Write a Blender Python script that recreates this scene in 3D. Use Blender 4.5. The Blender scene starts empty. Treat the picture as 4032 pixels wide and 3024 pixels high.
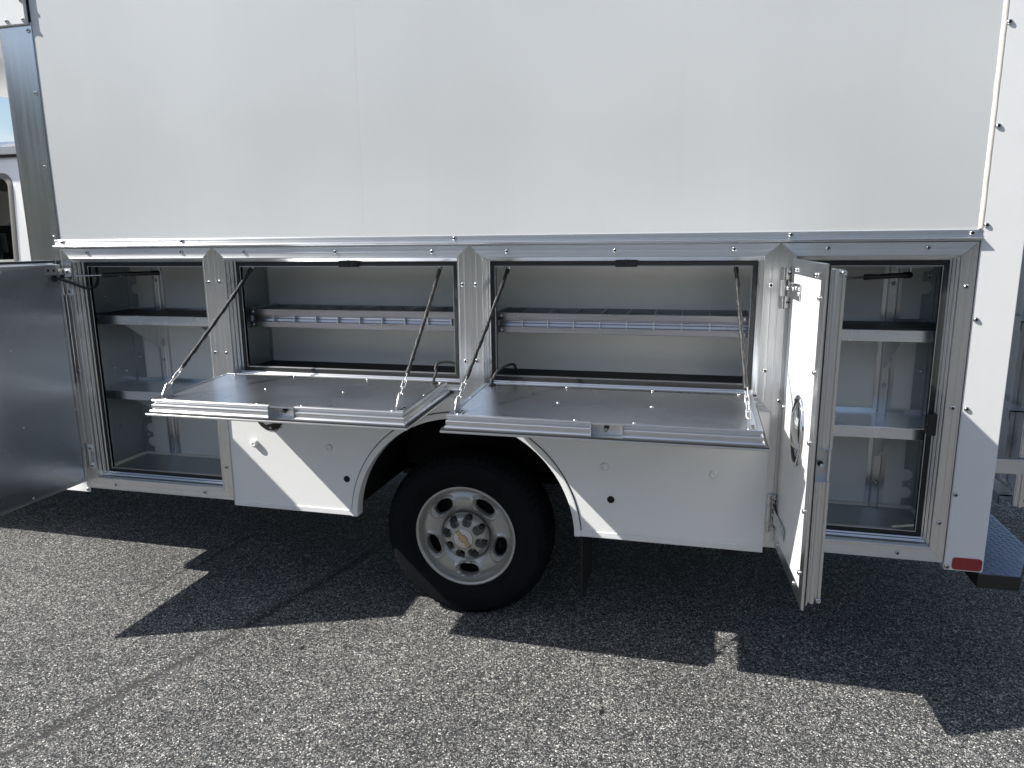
import bpy, bmesh, math, random
from mathutils import Vector, Matrix
random.seed(7)
S = bpy.context.scene
COL = S.collection

# ------------------------------------------------------------------ camera, light, exposure
CAM_F_PX = 2834.27
cam_d = bpy.data.cameras.new('camera')
cam = bpy.data.objects.new('camera', cam_d)
COL.objects.link(cam)
cam_d.sensor_width = 36.0
cam_d.lens = CAM_F_PX / 4032.0 * 36.0
cam_d.clip_start = 0.05
cam_d.clip_end = 3000
YAW, PITCH, ROLL = 0.24827, 0.19796, -0.00995
cy, sy, cp, sp = math.cos(YAW), math.sin(YAW), math.cos(PITCH), math.sin(PITCH)
fw = Vector((-sy * cp, cy * cp, -sp))
rt = Vector((cy, sy, 0))
up = rt.cross(fw)
cr, sr = math.cos(ROLL), math.sin(ROLL)
r2 = cr * rt + sr * up
u2 = -sr * rt + cr * up
M = Matrix((r2, u2, -fw)).transposed().to_4x4()
M.translation = Vector((2.7871, -2.7036, 1.6211))
cam.matrix_world = M
S.camera = cam

SUN_TO = Vector((-1.03, -0.41, 1.0)).normalized()          # direction towards the sun
EXPOSURE = 1.0
SUN_STRENGTH = 4.3
SKY_STRENGTH = 0.068
world = bpy.data.worlds.new('World')
S.world = world
world.use_nodes = True
wn, wl = world.node_tree.nodes, world.node_tree.links
wn.clear()
w_out = wn.new('ShaderNodeOutputWorld')
w_bg = wn.new('ShaderNodeBackground')
w_bg.inputs['Strength'].default_value = SKY_STRENGTH
sky = wn.new('ShaderNodeTexSky')
sky.sky_type = 'NISHITA'
sky.sun_disc = False
sky.sun_elevation = math.asin(SUN_TO.z)
sky.sun_rotation = math.atan2(SUN_TO.x, SUN_TO.y)
sky.air_density = 1.0
sky.dust_density = 1.0
sky.ozone_density = 1.0
# broken fair-weather cloud over the whole sky
w_tc = wn.new('ShaderNodeTexCoord')
w_map = wn.new('ShaderNodeMapping')
w_map.inputs['Scale'].default_value = (1.0, 1.0, 2.6)
w_map.inputs['Location'].default_value = (0.35, 0.9, 0.1)
w_n = wn.new('ShaderNodeTexNoise')
w_n.inputs['Scale'].default_value = 1.9
w_n.inputs['Detail'].default_value = 7
w_n.inputs['Roughness'].default_value = 0.58
w_r = wn.new('ShaderNodeValToRGB')
w_r.color_ramp.elements[0].position = 0.47
w_r.color_ramp.elements[1].position = 0.66
w_mix = wn.new('ShaderNodeMixRGB')
w_cl = wn.new('ShaderNodeValToRGB')
w_cl.color_ramp.elements[0].position = 0.5
w_cl.color_ramp.elements[0].color = (6.6, 6.9, 7.4, 1)
w_cl.color_ramp.elements[1].position = 0.8
w_cl.color_ramp.elements[1].color = (3.4, 3.8, 4.4, 1)
wl.new(w_tc.outputs['Generated'], w_map.inputs['Vector'])
wl.new(w_map.outputs['Vector'], w_n.inputs['Vector'])
wl.new(w_n.outputs['Fac'], w_r.inputs['Fac'])
wl.new(w_n.outputs['Fac'], w_cl.inputs['Fac'])
wl.new(w_r.outputs['Color'], w_mix.inputs['Fac'])
wl.new(sky.outputs['Color'], w_mix.inputs['Color1'])
wl.new(w_cl.outputs['Color'], w_mix.inputs['Color2'])
wl.new(w_mix.outputs['Color'], w_bg.inputs['Color'])
wl.new(w_bg.outputs['Background'], w_out.inputs['Surface'])

sun_d = bpy.data.lights.new('sun', 'SUN')
sun_d.energy = SUN_STRENGTH
sun_d.angle = math.radians(0.55)
sun_d.color = (1.0, 0.965, 0.90)
sun = bpy.data.objects.new('sun', sun_d)
COL.objects.link(sun)
sun.location = SUN_TO * 30
sun.rotation_euler = SUN_TO.to_track_quat('Z', 'Y').to_euler()

vs = S.view_settings
vs.view_transform = 'Standard'
vs.look = 'None'
vs.exposure = EXPOSURE
vs.gamma = 1
vs.use_curve_mapping = False
S.cycles.max_bounces = 10
S.cycles.sample_clamp_indirect = 6.0

# ------------------------------------------------------------------ materials
def mat(name):
    m = bpy.data.materials.new(name)
    m.use_nodes = True
    nt = m.node_tree
    return m, nt.nodes, nt.links, nt.nodes['Principled BSDF']

def simple(name, col, rough=0.5, metal=0.0, noise=0.0, scale=(20, 20, 20), bump=0.0, rvar=0.0, spec=0.5, coat=0.0, bdist=0.002, detail=4):
    m, n, l, b = mat(name)
    b.inputs['Base Color'].default_value = (*col, 1)
    b.inputs['Roughness'].default_value = rough
    b.inputs['Metallic'].default_value = metal
    b.inputs['Specular IOR Level'].default_value = spec
    if coat:
        b.inputs['Coat Weight'].default_value = coat
        b.inputs['Coat Roughness'].default_value = 0.06
    if noise or bump or rvar:
        tc = n.new('ShaderNodeTexCoord')
        mp = n.new('ShaderNodeMapping')
        mp.inputs['Scale'].default_value = scale
        tx = n.new('ShaderNodeTexNoise')
        tx.inputs['Scale'].default_value = 1.0
        tx.inputs['Detail'].default_value = detail
        l.new(tc.outputs['Object'], mp.inputs['Vector'])
        l.new(mp.outputs['Vector'], tx.inputs['Vector'])
        if noise:
            r = n.new('ShaderNodeValToRGB')
            r.color_ramp.elements[0].position = 0.3
            r.color_ramp.elements[1].position = 0.7
            r.color_ramp.elements[0].color = (*[max(0, c * (1 - noise)) for c in col], 1)
            r.color_ramp.elements[1].color = (*[min(1, c * (1 + noise)) for c in col], 1)
            l.new(tx.outputs['Fac'], r.inputs['Fac'])
            l.new(r.outputs['Color'], b.inputs['Base Color'])
        if rvar:
            mr = n.new('ShaderNodeMapRange')
            mr.inputs['From Min'].default_value = 0.3
            mr.inputs['From Max'].default_value = 0.7
            mr.inputs['To Min'].default_value = max(0.02, rough - rvar)
            mr.inputs['To Max'].default_value = rough + rvar
            l.new(tx.outputs['Fac'], mr.inputs['Value'])
            l.new(mr.outputs['Result'], b.inputs['Roughness'])
        if bump:
            bp = n.new('ShaderNodeBump')
            bp.inputs['Strength'].default_value = bump
            bp.inputs['Distance'].default_value = bdist
            l.new(tx.outputs['Fac'], bp.inputs['Height'])
            l.new(bp.outputs['Normal'], b.inputs['Normal'])
    return m

ALU = (0.66, 0.67, 0.69)
MAT = {}
# mill-finish extrusions: die lines run along the length of each piece
def extrusion(name, along, rough=0.29):
    """mill-finish bar: microscopic die lines along one axis stretch the reflections across it"""
    m, n, l, b = mat(name)
    b.inputs['Metallic'].default_value = 1.0
    b.inputs['Roughness'].default_value = rough
    b.inputs['Anisotropic'].default_value = 0.80
    b.inputs['Anisotropic Rotation'].default_value = 0.25
    cv = n.new('ShaderNodeCombineXYZ')
    for k in range(3): cv.inputs[k].default_value = 1.0 if k == along else 0.0
    vt = n.new('ShaderNodeVectorTransform')
    vt.vector_type = 'VECTOR'; vt.convert_from = 'OBJECT'; vt.convert_to = 'WORLD'
    l.new(cv.outputs[0], vt.inputs[0]); l.new(vt.outputs[0], b.inputs['Tangent'])
    tc = n.new('ShaderNodeTexCoord'); mp = n.new('ShaderNodeMapping'); tx = n.new('ShaderNodeTexNoise')
    sc = [260.0] * 3; sc[along] = 0.25
    mp.inputs['Scale'].default_value = sc
    tx.inputs['Scale'].default_value = 1.0; tx.inputs['Detail'].default_value = 3
    l.new(tc.outputs['Object'], mp.inputs['Vector']); l.new(mp.outputs['Vector'], tx.inputs['Vector'])
    t2 = n.new('ShaderNodeTexNoise'); t2.inputs['Scale'].default_value = 9; t2.inputs['Detail'].default_value = 5
    l.new(tc.outputs['Object'], t2.inputs['Vector'])
    mx = n.new('ShaderNodeMath'); mx.operation = 'ADD'
    l.new(tx.outputs['Fac'], mx.inputs[0]); l.new(t2.outputs['Fac'], mx.inputs[1])
    r = n.new('ShaderNodeMapRange'); r.inputs['From Min'].default_value = 0.7; r.inputs['From Max'].default_value = 1.3
    r.inputs['To Min'].default_value = rough - 0.015; r.inputs['To Max'].default_value = rough + 0.02
    l.new(mx.outputs[0], r.inputs['Value']); l.new(r.outputs['Result'], b.inputs['Roughness'])
    c = n.new('ShaderNodeValToRGB')
    c.color_ramp.elements[0].position = 0.3; c.color_ramp.elements[0].color = (0.68, 0.692, 0.71, 1)
    c.color_ramp.elements[1].position = 0.7; c.color_ramp.elements[1].color = (0.725, 0.735, 0.75, 1)
    l.new(tx.outputs['Fac'], c.inputs['Fac']); l.new(c.outputs['Color'], b.inputs['Base Color'])
    return m
MAT['alu_x'] = extrusion('extruded_aluminium_along_x', 0)
MAT['alu_y'] = extrusion('extruded_aluminium_along_y', 1)
MAT['alu_z'] = extrusion('extruded_aluminium_along_z', 2)
MAT['alu_sheet'] = simple('aluminium_sheet', (0.73, 0.77, 0.82), 0.28, 1.0, 0.02, (2.5, 2.5, 2.5), 0.015, 0.03, bdist=0.004, detail=2)
MAT['alu_trim'] = simple('aluminium_corner_trim', (0.50, 0.53, 0.57), 0.20, 1.0, 0.05, (90, 90, 2), 0.02, 0.03, bdist=0.001)
MAT['alu_plain'] = simple('aluminium_plate', (0.63, 0.64, 0.65), 0.36, 1.0, 0.05, (40, 40, 40), 0.04, 0.05, bdist=0.001)
MAT['strap'] = simple('polished_stainless', (0.60, 0.60, 0.60), 0.13, 1.0)
MAT['tray_dark'] = simple('shade_darkened_aluminium', (0.47, 0.46, 0.48), 0.30, 1.0, 0.05, (3, 40, 40), 0, 0.04)  # aluminium darkened: shade and dark reflections on the trays put into the colour
MAT['steel'] = simple('bright_zinc_steel', (0.55, 0.55, 0.55), 0.20, 1.0)
MAT['chrome'] = simple('chrome_plate', (0.82, 0.83, 0.84), 0.06, 1.0)
MAT['zinc'] = simple('zinc_chain', (0.58, 0.58, 0.58), 0.34, 1.0)
MAT['white'] = simple('white_fibreglass_panel', (0.78, 0.785, 0.785), 0.32, 0.0, 0.012, (3, 3, 3), 0.03, 0.04, bdist=0.004, coat=0.25)
def gelcoat():
    m, n, l, b = mat('darkened_white_gelcoat')
    b.inputs['Roughness'].default_value = 0.3
    b.inputs['Coat Weight'].default_value = 0.3
    b.inputs['Coat Roughness'].default_value = 0.05
    tc = n.new('ShaderNodeTexCoord')
    def nz(scale, mapping, detail=3):
        mp = n.new('ShaderNodeMapping'); mp.inputs['Scale'].default_value = mapping
        t = n.new('ShaderNodeTexNoise'); t.inputs['Scale'].default_value = scale; t.inputs['Detail'].default_value = detail
        l.new(tc.outputs['Object'], mp.inputs['Vector']); l.new(mp.outputs['Vector'], t.inputs['Vector'])
        return t
    a = nz(0.8, (1, 1, 1), 2); d = nz(1.0, (26, 26, 0.5), 3); f = nz(350, (1, 1, 1), 1)
    def mrange(src, lo, hi):
        r = n.new('ShaderNodeMapRange'); r.inputs['From Min'].default_value = 0.3; r.inputs['From Max'].default_value = 0.7
        r.inputs['To Min'].default_value = lo; r.inputs['To Max'].default_value = hi
        l.new(src, r.inputs['Value']); return r.outputs['Result']
    def mul(x, y):
        t = n.new('ShaderNodeMath'); t.operation = 'MULTIPLY'; l.new(x, t.inputs[0]); l.new(y, t.inputs[1]); return t.outputs[0]
    k = mul(mul(mrange(a.outputs['Fac'], 0.90, 1.08), mrange(d.outputs['Fac'], 0.994, 1.005)), mrange(f.outputs['Fac'], 0.97, 1.03))
    mx = n.new('ShaderNodeMixRGB'); mx.blend_type = 'MULTIPLY'; mx.inputs['Fac'].default_value = 1
    cc = n.new('ShaderNodeCombineColor')
    for q in range(3): l.new(k, cc.inputs[q])
    mx.inputs['Color1'].default_value = (0.545, 0.560, 0.568, 1)  # gelcoat white darkened, putting the upper panel's dimmer exposure into the colour
    l.new(cc.outputs['Color'], mx.inputs['Color2']); l.new(mx.outputs['Color'], b.inputs['Base Color'])
    bp = n.new('ShaderNodeBump'); bp.inputs['Strength'].default_value = 0.06; bp.inputs['Distance'].default_value = 0.01
    l.new(a.outputs['Fac'], bp.inputs['Height']); l.new(bp.outputs['Normal'], b.inputs['Normal'])
    return m
MAT['upper'] = gelcoat()
MAT['white_post'] = simple('white_painted_post', (0.74, 0.745, 0.75), 0.30, 0, 0.01, (8, 8, 8), 0.02, 0.03, coat=0.3)
MAT['white_cab'] = simple('white_car_paint', (0.80, 0.80, 0.80), 0.25, 0, coat=0.8)
MAT['liner'] = simple('white_liner_board', (0.80, 0.79, 0.75), 0.36, 0, 0.02, (6, 6, 6), 0.03, 0.05)
MAT['cap'] = simple('white_plastic_cap', (0.76, 0.76, 0.75), 0.35)
MAT['caulk'] = simple('cream_sealant', (0.74, 0.70, 0.62), 0.6, 0, 0.04, (40, 40, 6), 0.15, 0, bdist=0.002)
MAT['rubber'] = simple('black_rubber', (0.012, 0.013, 0.014), 0.55, 0, 0.1, (60, 60, 60))
MAT['black'] = simple('black_plastic', (0.014, 0.014, 0.015), 0.42)
MAT['strut'] = simple('black_gas_strut_paint', (0.012, 0.012, 0.013), 0.3)
MAT['under'] = simple('dark_chassis', (0.010, 0.010, 0.011), 0.85, 0, 0.2, (12, 12, 12))
MAT['hole'] = simple('dark_socket', (0.008, 0.008, 0.008), 0.9)
MAT['rim'] = simple('silver_wheel_paint', (0.40, 0.392, 0.375), 0.32, 0.6, 0.03, (12, 12, 12), 0, 0.03, coat=0.2)
MAT['gold'] = simple('gold_emblem', (0.50, 0.41, 0.24), 0.35, 0.9)
MAT['red'] = simple('red_reflective_tape', (0.26, 0.012, 0.018), 0.28, 0, 0.10, (300, 300, 300), coat=0.4)
MAT['tread'] = simple('tread_plate', (0.15, 0.20, 0.29), 0.42, 0.7, 0.08, (30, 30, 30), 0.05, 0.06)  # grey metal tinted blue, so the sky's reflection sits in the base colour
MAT['label'] = simple('white_paper_label', (0.75, 0.75, 0.74), 0.5)
MAT['ink'] = simple('grey_print', (0.08, 0.08, 0.09), 0.6)
MAT['seat'] = simple('dark_seat_cloth', (0.03, 0.03, 0.03), 0.9, 0, 0.2, (30, 30, 30))
MAT['headliner'] = simple('grey_headliner', (0.16, 0.16, 0.15), 0.95)
MAT['bark'] = simple('bark', (0.07, 0.05, 0.035), 0.9, 0, 0.3, (6, 6, 2), 0.4, bdist=0.02)
MAT['leaf'] = simple('leaf', (0.035, 0.065, 0.022), 0.6, 0, 0.45, (1.3, 1.3, 1.3))
MAT['carpaint'] = simple('dark_blue_car_paint', (0.03, 0.045, 0.06), 0.2, 0.2, coat=1.0)
MAT['teal'] = simple('weathered_teal_roof', (0.20, 0.36, 0.34), 0.55, 0, 0.12, (2, 2, 2))
MAT['shedwall'] = simple('shed_boards', (0.22, 0.17, 0.12), 0.8, 0, 0.2, (3, 3, 20))

# galvanised sheet with spangle
def galv():
    m, n, l, b = mat('galvanised_sheet')
    b.inputs['Metallic'].default_value = 1.0
    tc = n.new('ShaderNodeTexCoord')
    nz = n.new('ShaderNodeTexNoise'); nz.inputs['Scale'].default_value = 30
    mx = n.new('ShaderNodeMixRGB'); mx.inputs['Fac'].default_value = 0.06
    vo = n.new('ShaderNodeTexVoronoi'); vo.inputs['Scale'].default_value = 210
    l.new(tc.outputs['Object'], nz.inputs['Vector'])
    l.new(tc.outputs['Object'], mx.inputs['Color1'])
    l.new(nz.outputs['Color'], mx.inputs['Color2'])
    l.new(mx.outputs['Color'], vo.inputs['Vector'])
    sp_ = n.new('ShaderNodeSeparateColor')
    l.new(vo.outputs['Color'], sp_.inputs['Color'])
    r = n.new('ShaderNodeValToRGB')
    r.color_ramp.elements[0].color = (0.42, 0.45, 0.46, 1)
    r.color_ramp.elements[1].color = (0.49, 0.52, 0.53, 1)
    l.new(sp_.outputs['Red'], r.inputs['Fac'])
    l.new(r.outputs['Color'], b.inputs['Base Color'])
    mr = n.new('ShaderNodeMapRange')
    mr.inputs['To Min'].default_value = 0.40
    mr.inputs['To Max'].default_value = 0.52
    l.new(sp_.outputs['Green'], mr.inputs['Value'])
    l.new(mr.outputs['Result'], b.inputs['Roughness'])
    return m
MAT['galv'] = galv()

# bright front face of the drop doors: fine vertical ribs rolled into the bar
def ribbed():
    m, n, l, b = mat('fine_ribbed_aluminium')
    b.inputs['Metallic'].default_value = 1.0
    b.inputs['Base Color'].default_value = (0.68, 0.69, 0.71, 1)
    b.inputs['Roughness'].default_value = 0.3
    tc = n.new('ShaderNodeTexCoord')
    wv = n.new('ShaderNodeTexWave'); wv.inputs['Scale'].default_value = 120; wv.bands_direction = 'DIAGONAL'
    bp = n.new('ShaderNodeBump'); bp.inputs['Strength'].default_value = 0.35; bp.inputs['Distance'].default_value = 0.0006
    l.new(tc.outputs['Object'], wv.inputs['Vector'])
    l.new(wv.outputs['Fac'], bp.inputs['Height'])
    l.new(bp.outputs['Normal'], b.inputs['Normal'])
    return m
MAT['ribbed'] = ribbed()

# braided sleeve over the support chains
def braid():
    m, n, l, b = mat('braided_black_sleeve')
    b.inputs['Roughness'].default_value = 0.5
    tc = n.new('ShaderNodeTexCoord')
    nz = n.new('ShaderNodeTexNoise'); nz.inputs['Scale'].default_value = 160; nz.inputs['Detail'].default_value = 3
    mp = n.new('ShaderNodeMapping'); mp.inputs['Scale'].default_value = (1.6, 1.6, 0.35)
    l.new(tc.outputs['Object'], mp.inputs['Vector'])
    l.new(mp.outputs['Vector'], nz.inputs['Vector'])
    r = n.new('ShaderNodeValToRGB')
    r.color_ramp.elements[0].position = 0.56
    r.color_ramp.elements[0].color = (0.007, 0.007, 0.008, 1)
    r.color_ramp.elements[1].position = 0.80
    r.color_ramp.elements[1].color = (0.13, 0.13, 0.14, 1)
    l.new(nz.outputs['Fac'], r.inputs['Fac'])
    l.new(r.outputs['Color'], b.inputs['Base Color'])
    bp = n.new('ShaderNodeBump'); bp.inputs['Strength'].default_value = 0.6; bp.inputs['Distance'].default_value = 0.002
    l.new(nz.outputs['Fac'], bp.inputs['Height'])
    l.new(bp.outputs['Normal'], b.inputs['Normal'])
    return m
MAT['braid'] = braid()

def tyre_mat():
    m, n, l, b = mat('tyre_rubber')
    b.inputs['Base Color'].default_value = (0.007, 0.008, 0.010, 1)
    b.inputs['Roughness'].default_value = 0.75
    b.inputs['Specular IOR Level'].default_value = 0.10
    tc = n.new('ShaderNodeTexCoord')
    nz = n.new('ShaderNodeTexNoise'); nz.inputs['Scale'].default_value = 9; nz.inputs['Detail'].default_value = 6
    r = n.new('ShaderNodeValToRGB')
    r.color_ramp.elements[0].color = (0.0045, 0.0055, 0.0075, 1)
    r.color_ramp.elements[1].color = (0.009, 0.0095, 0.011, 1)
    l.new(tc.outputs['Object'], nz.inputs['Vector'])
    l.new(nz.outputs['Fac'], r.inputs['Fac'])
    l.new(r.outputs['Color'], b.inputs['Base Color'])
    return m
MAT['tyre'] = tyre_mat()

def glass():
    m, n, l, b = mat('tinted_window_glass')
    b.inputs['Base Color'].default_value = (0.62, 0.70, 0.68, 1)
    b.inputs['Transmission Weight'].default_value = 1.0
    b.inputs['Roughness'].default_value = 0.0
    b.inputs['IOR'].default_value = 1.05
    return m
MAT['glass'] = glass()
MAT['carglass'] = simple('dark_car_glass', (0.012, 0.016, 0.018), 0.05)

# worn chip-seal asphalt: pale stones in dark binder, with two old seams where binder has bled up
def asphalt():
    m, n, l, b = mat('asphalt')
    tc = n.new('ShaderNodeTexCoord')
    ob = tc.outputs['Object']
    def noise(scale, detail=4, rough=0.5):
        t = n.new('ShaderNodeTexNoise')
        t.inputs['Scale'].default_value = scale
        t.inputs['Detail'].default_value = detail
        t.inputs['Roughness'].default_value = rough
        l.new(ob, t.inputs['Vector'])
        return t
    def math_(op, a, b_=None, clamp=False):
        t = n.new('ShaderNodeMath'); t.operation = op; t.use_clamp = clamp
        for i, v in enumerate((a, b_)):
            if v is None: continue
            if isinstance(v, (int, float)): t.inputs[i].default_value = v
            else: l.new(v, t.inputs[i])
        return t.outputs[0]
    warp = noise(85, 2)
    wm = n.new('ShaderNodeMixRGB'); wm.inputs['Fac'].default_value = 0.012
    l.new(ob, wm.inputs['Color1']); l.new(warp.outputs['Color'], wm.inputs['Color2'])
    def vor(scale, feat='F1'):
        v = n.new('ShaderNodeTexVoronoi'); v.feature = feat
        v.inputs['Scale'].default_value = scale
        l.new(wm.outputs['Color'], v.inputs['Vector'])
        return v
    big, small = vor(186), vor(350)
    edge = vor(186, 'DISTANCE_TO_EDGE')
    sc1 = n.new('ShaderNodeSeparateColor'); l.new(big.outputs['Color'], sc1.inputs['Color'])
    sc2 = n.new('ShaderNodeSeparateColor'); l.new(small.outputs['Color'], sc2.inputs['Color'])
    r1 = n.new('ShaderNodeValToRGB')
    e = r1.color_ramp.elements
    e[0].position = 0.0; e[0].color = (0.018, 0.020, 0.023, 1)
    e[1].position = 1.0; e[1].color = (0.66, 0.648, 0.61, 1)
    for p, c in ((0.34, (0.048, 0.051, 0.055, 1)), (0.58, (0.115, 0.115, 0.114, 1)), (0.80, (0.36, 0.352, 0.335, 1))):
        q = e.new(p); q.color = c
    l.new(sc1.outputs['Red'], r1.inputs['Fac'])
    r2_ = n.new('ShaderNodeValToRGB')
    e = r2_.color_ramp.elements
    e[0].color = (0.030, 0.031, 0.034, 1); e[1].color = (0.40, 0.39, 0.375, 1)
    l.new(sc2.outputs['Green'], r2_.inputs['Fac'])
    mixs = n.new('ShaderNodeMixRGB')
    gt = math_('GREATER_THAN', sc1.outputs['Blue'], 0.60)
    l.new(gt, mixs.inputs['Fac'])
    l.new(r1.outputs['Color'], mixs.inputs['Color1']); l.new(r2_.outputs['Color'], mixs.inputs['Color2'])
    # binder in the joints between stones
    er = n.new('ShaderNodeMapRange'); er.inputs['From Min'].default_value = 0.03; er.inputs['From Max'].default_value = 0.13
    l.new(edge.outputs['Distance'], er.inputs['Value'])
    mb = n.new('ShaderNodeMixRGB'); mb.inputs['Color1'].default_value = (0.022, 0.023, 0.026, 1)
    l.new(er.outputs['Result'], mb.inputs['Fac']); l.new(mixs.outputs['Color'], mb.inputs['Color2'])
    # broad wear and stains
    big_n = noise(1.7, 5, 0.6)
    rr = n.new('ShaderNodeMapRange'); rr.inputs['From Min'].default_value = 0.3; rr.inputs['From Max'].default_value = 0.72
    rr.inputs['To Min'].default_value = 1.18; rr.inputs['To Max'].default_value = 1.62
    l.new(big_n.outputs['Fac'], rr.inputs['Value'])
    mid_n = noise(14, 4, 0.6)
    rm = n.new('ShaderNodeMapRange'); rm.inputs['From Min'].default_value = 0.3; rm.inputs['From Max'].default_value = 0.7
    rm.inputs['To Min'].default_value = 0.84; rm.inputs['To Max'].default_value = 1.16
    l.new(mid_n.outputs['Fac'], rm.inputs['Value'])
    wear = math_('MULTIPLY', rr.outputs['Result'], rm.outputs['Result'])
    mw = n.new('ShaderNodeMixRGB'); mw.blend_type = 'MULTIPLY'; mw.inputs['Fac'].default_value = 1
    cmb = n.new('ShaderNodeCombineColor')
    for i in range(3): l.new(wear, cmb.inputs[i])
    l.new(mb.outputs['Color'], mw.inputs['Color1']); l.new(cmb.outputs['Color'], mw.inputs['Color2'])
    # seams
    sep = n.new('ShaderNodeSeparateXYZ')
    dn = noise(6, 3); dn2 = noise(1.3, 2)
    l.new(ob, sep.inputs['Vector'])
    def seam(p, q, width, lo, hi):
        # signed distance to the line p-q with a wavering offset; fades out past lo..hi (metres along it)
        dx, dy = q[0] - p[0], q[1] - p[1]
        L = math.hypot(dx, dy); dx /= L; dy /= L
        ax = math_('SUBTRACT', sep.outputs['X'], p[0]); ay = math_('SUBTRACT', sep.outputs['Y'], p[1])
        dist = math_('ADD', math_('MULTIPLY', ax, -dy), math_('MULTIPLY', ay, dx))
        along = math_('ADD', math_('MULTIPLY', ax, dx), math_('MULTIPLY', ay, dy))
        wob = math_('ADD', math_('MULTIPLY', math_('SUBTRACT', dn.outputs['Fac'], 0.5), 0.05), math_('MULTIPLY', math_('SUBTRACT', dn2.outputs['Fac'], 0.5), 0.12))
        d = math_('ABSOLUTE', math_('ADD', dist, wob))
        mr_ = n.new('ShaderNodeMapRange'); mr_.inputs['From Min'].default_value = width; mr_.inputs['From Max'].default_value = width * 0.25
        l.new(d, mr_.inputs['Value'])
        a = math_('MULTIPLY', math_('SUBTRACT', along, lo), 8, True); c = math_('MULTIPLY', math_('SUBTRACT', hi, along), 8, True)
        return math_('MULTIPLY', mr_.outputs['Result'], math_('MULTIPLY', a, c)), d
    s1, d1 = seam((0.74, -0.95), (1.12, 0.35), 0.034, -3.0, 1.7)
    s2, d2 = seam((0.318, -0.16), (0.378, 0.265), 0.016, -0.05, 0.9)
    sm = math_('MAXIMUM', s1, s2)
    keep = math_('LESS_THAN', sc1.outputs['Green'], 0.80)         # a fifth of the stones still show through
    smk = math_('MULTIPLY', sm, keep)
    ms = n.new('ShaderNodeMixRGB'); ms.inputs['Color2'].default_value = (0.034, 0.033, 0.033, 1)
    l.new(math_('MULTIPLY', smk, 0.92), ms.inputs['Fac']); l.new(mw.outputs['Color'], ms.inputs['Color1'])
    # a few old tar flecks
    last = ms.outputs['Color']
    for px, py, rad in ((1.294, -0.333, 0.016), (2.530, -0.460, 0.013), (2.464, -0.373, 0.008), (1.9, -0.62, 0.006), (0.62, -0.30, 0.007), (3.05, -0.55, 0.006)):
        ddx = math_('SUBTRACT', sep.outputs['X'], px); ddy = math_('SUBTRACT', sep.outputs['Y'], py)
        dd_ = math_('SQRT', math_('ADD', math_('MULTIPLY', math_('MULTIPLY', ddx, ddx), 3.0), math_('MULTIPLY', ddy, ddy)))
        dd_ = math_('ADD', dd_, math_('MULTIPLY', math_('SUBTRACT', mid_n.outputs['Fac'], 0.5), rad * 2.5))
        mt = n.new('ShaderNodeMixRGB'); mt.inputs['Color2'].default_value = (0.012, 0.012, 0.013, 1)
        l.new(math_('LESS_THAN', dd_, rad), mt.inputs['Fac']); l.new(last, mt.inputs['Color1']); last = mt.outputs['Color']
    l.new(last, b.inputs['Base Color'])
    b.inputs['Roughness'].default_value = 0.82
    b.inputs['Specular IOR Level'].default_value = 0.35
    # relief: domed stones of uneven height
    hh = math_('ADD', math_('MULTIPLY', er.outputs['Result'], 0.55), math_('MULTIPLY', sc1.outputs['Green'], 0.8))
    hh = math_('ADD', hh, math_('MULTIPLY', small.outputs['Distance'], -0.9))
    hh = math_('MULTIPLY', hh, math_('SUBTRACT', 1.0, math_('MULTIPLY', smk, 0.85)))
    crack = math_('MULTIPLY', math_('LESS_THAN', math_('MINIMUM', d1, d2), 0.0022), sm)
    hh = math_('SUBTRACT', hh, crack)
    bp = n.new('ShaderNodeBump'); bp.inputs['Strength'].default_value = 1.0; bp.inputs['Distance'].default_value = 0.0042
    l.new(hh, bp.inputs['Height']); l.new(bp.outputs['Normal'], b.inputs['Normal'])
    return m
MAT['asphalt'] = asphalt()

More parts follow.
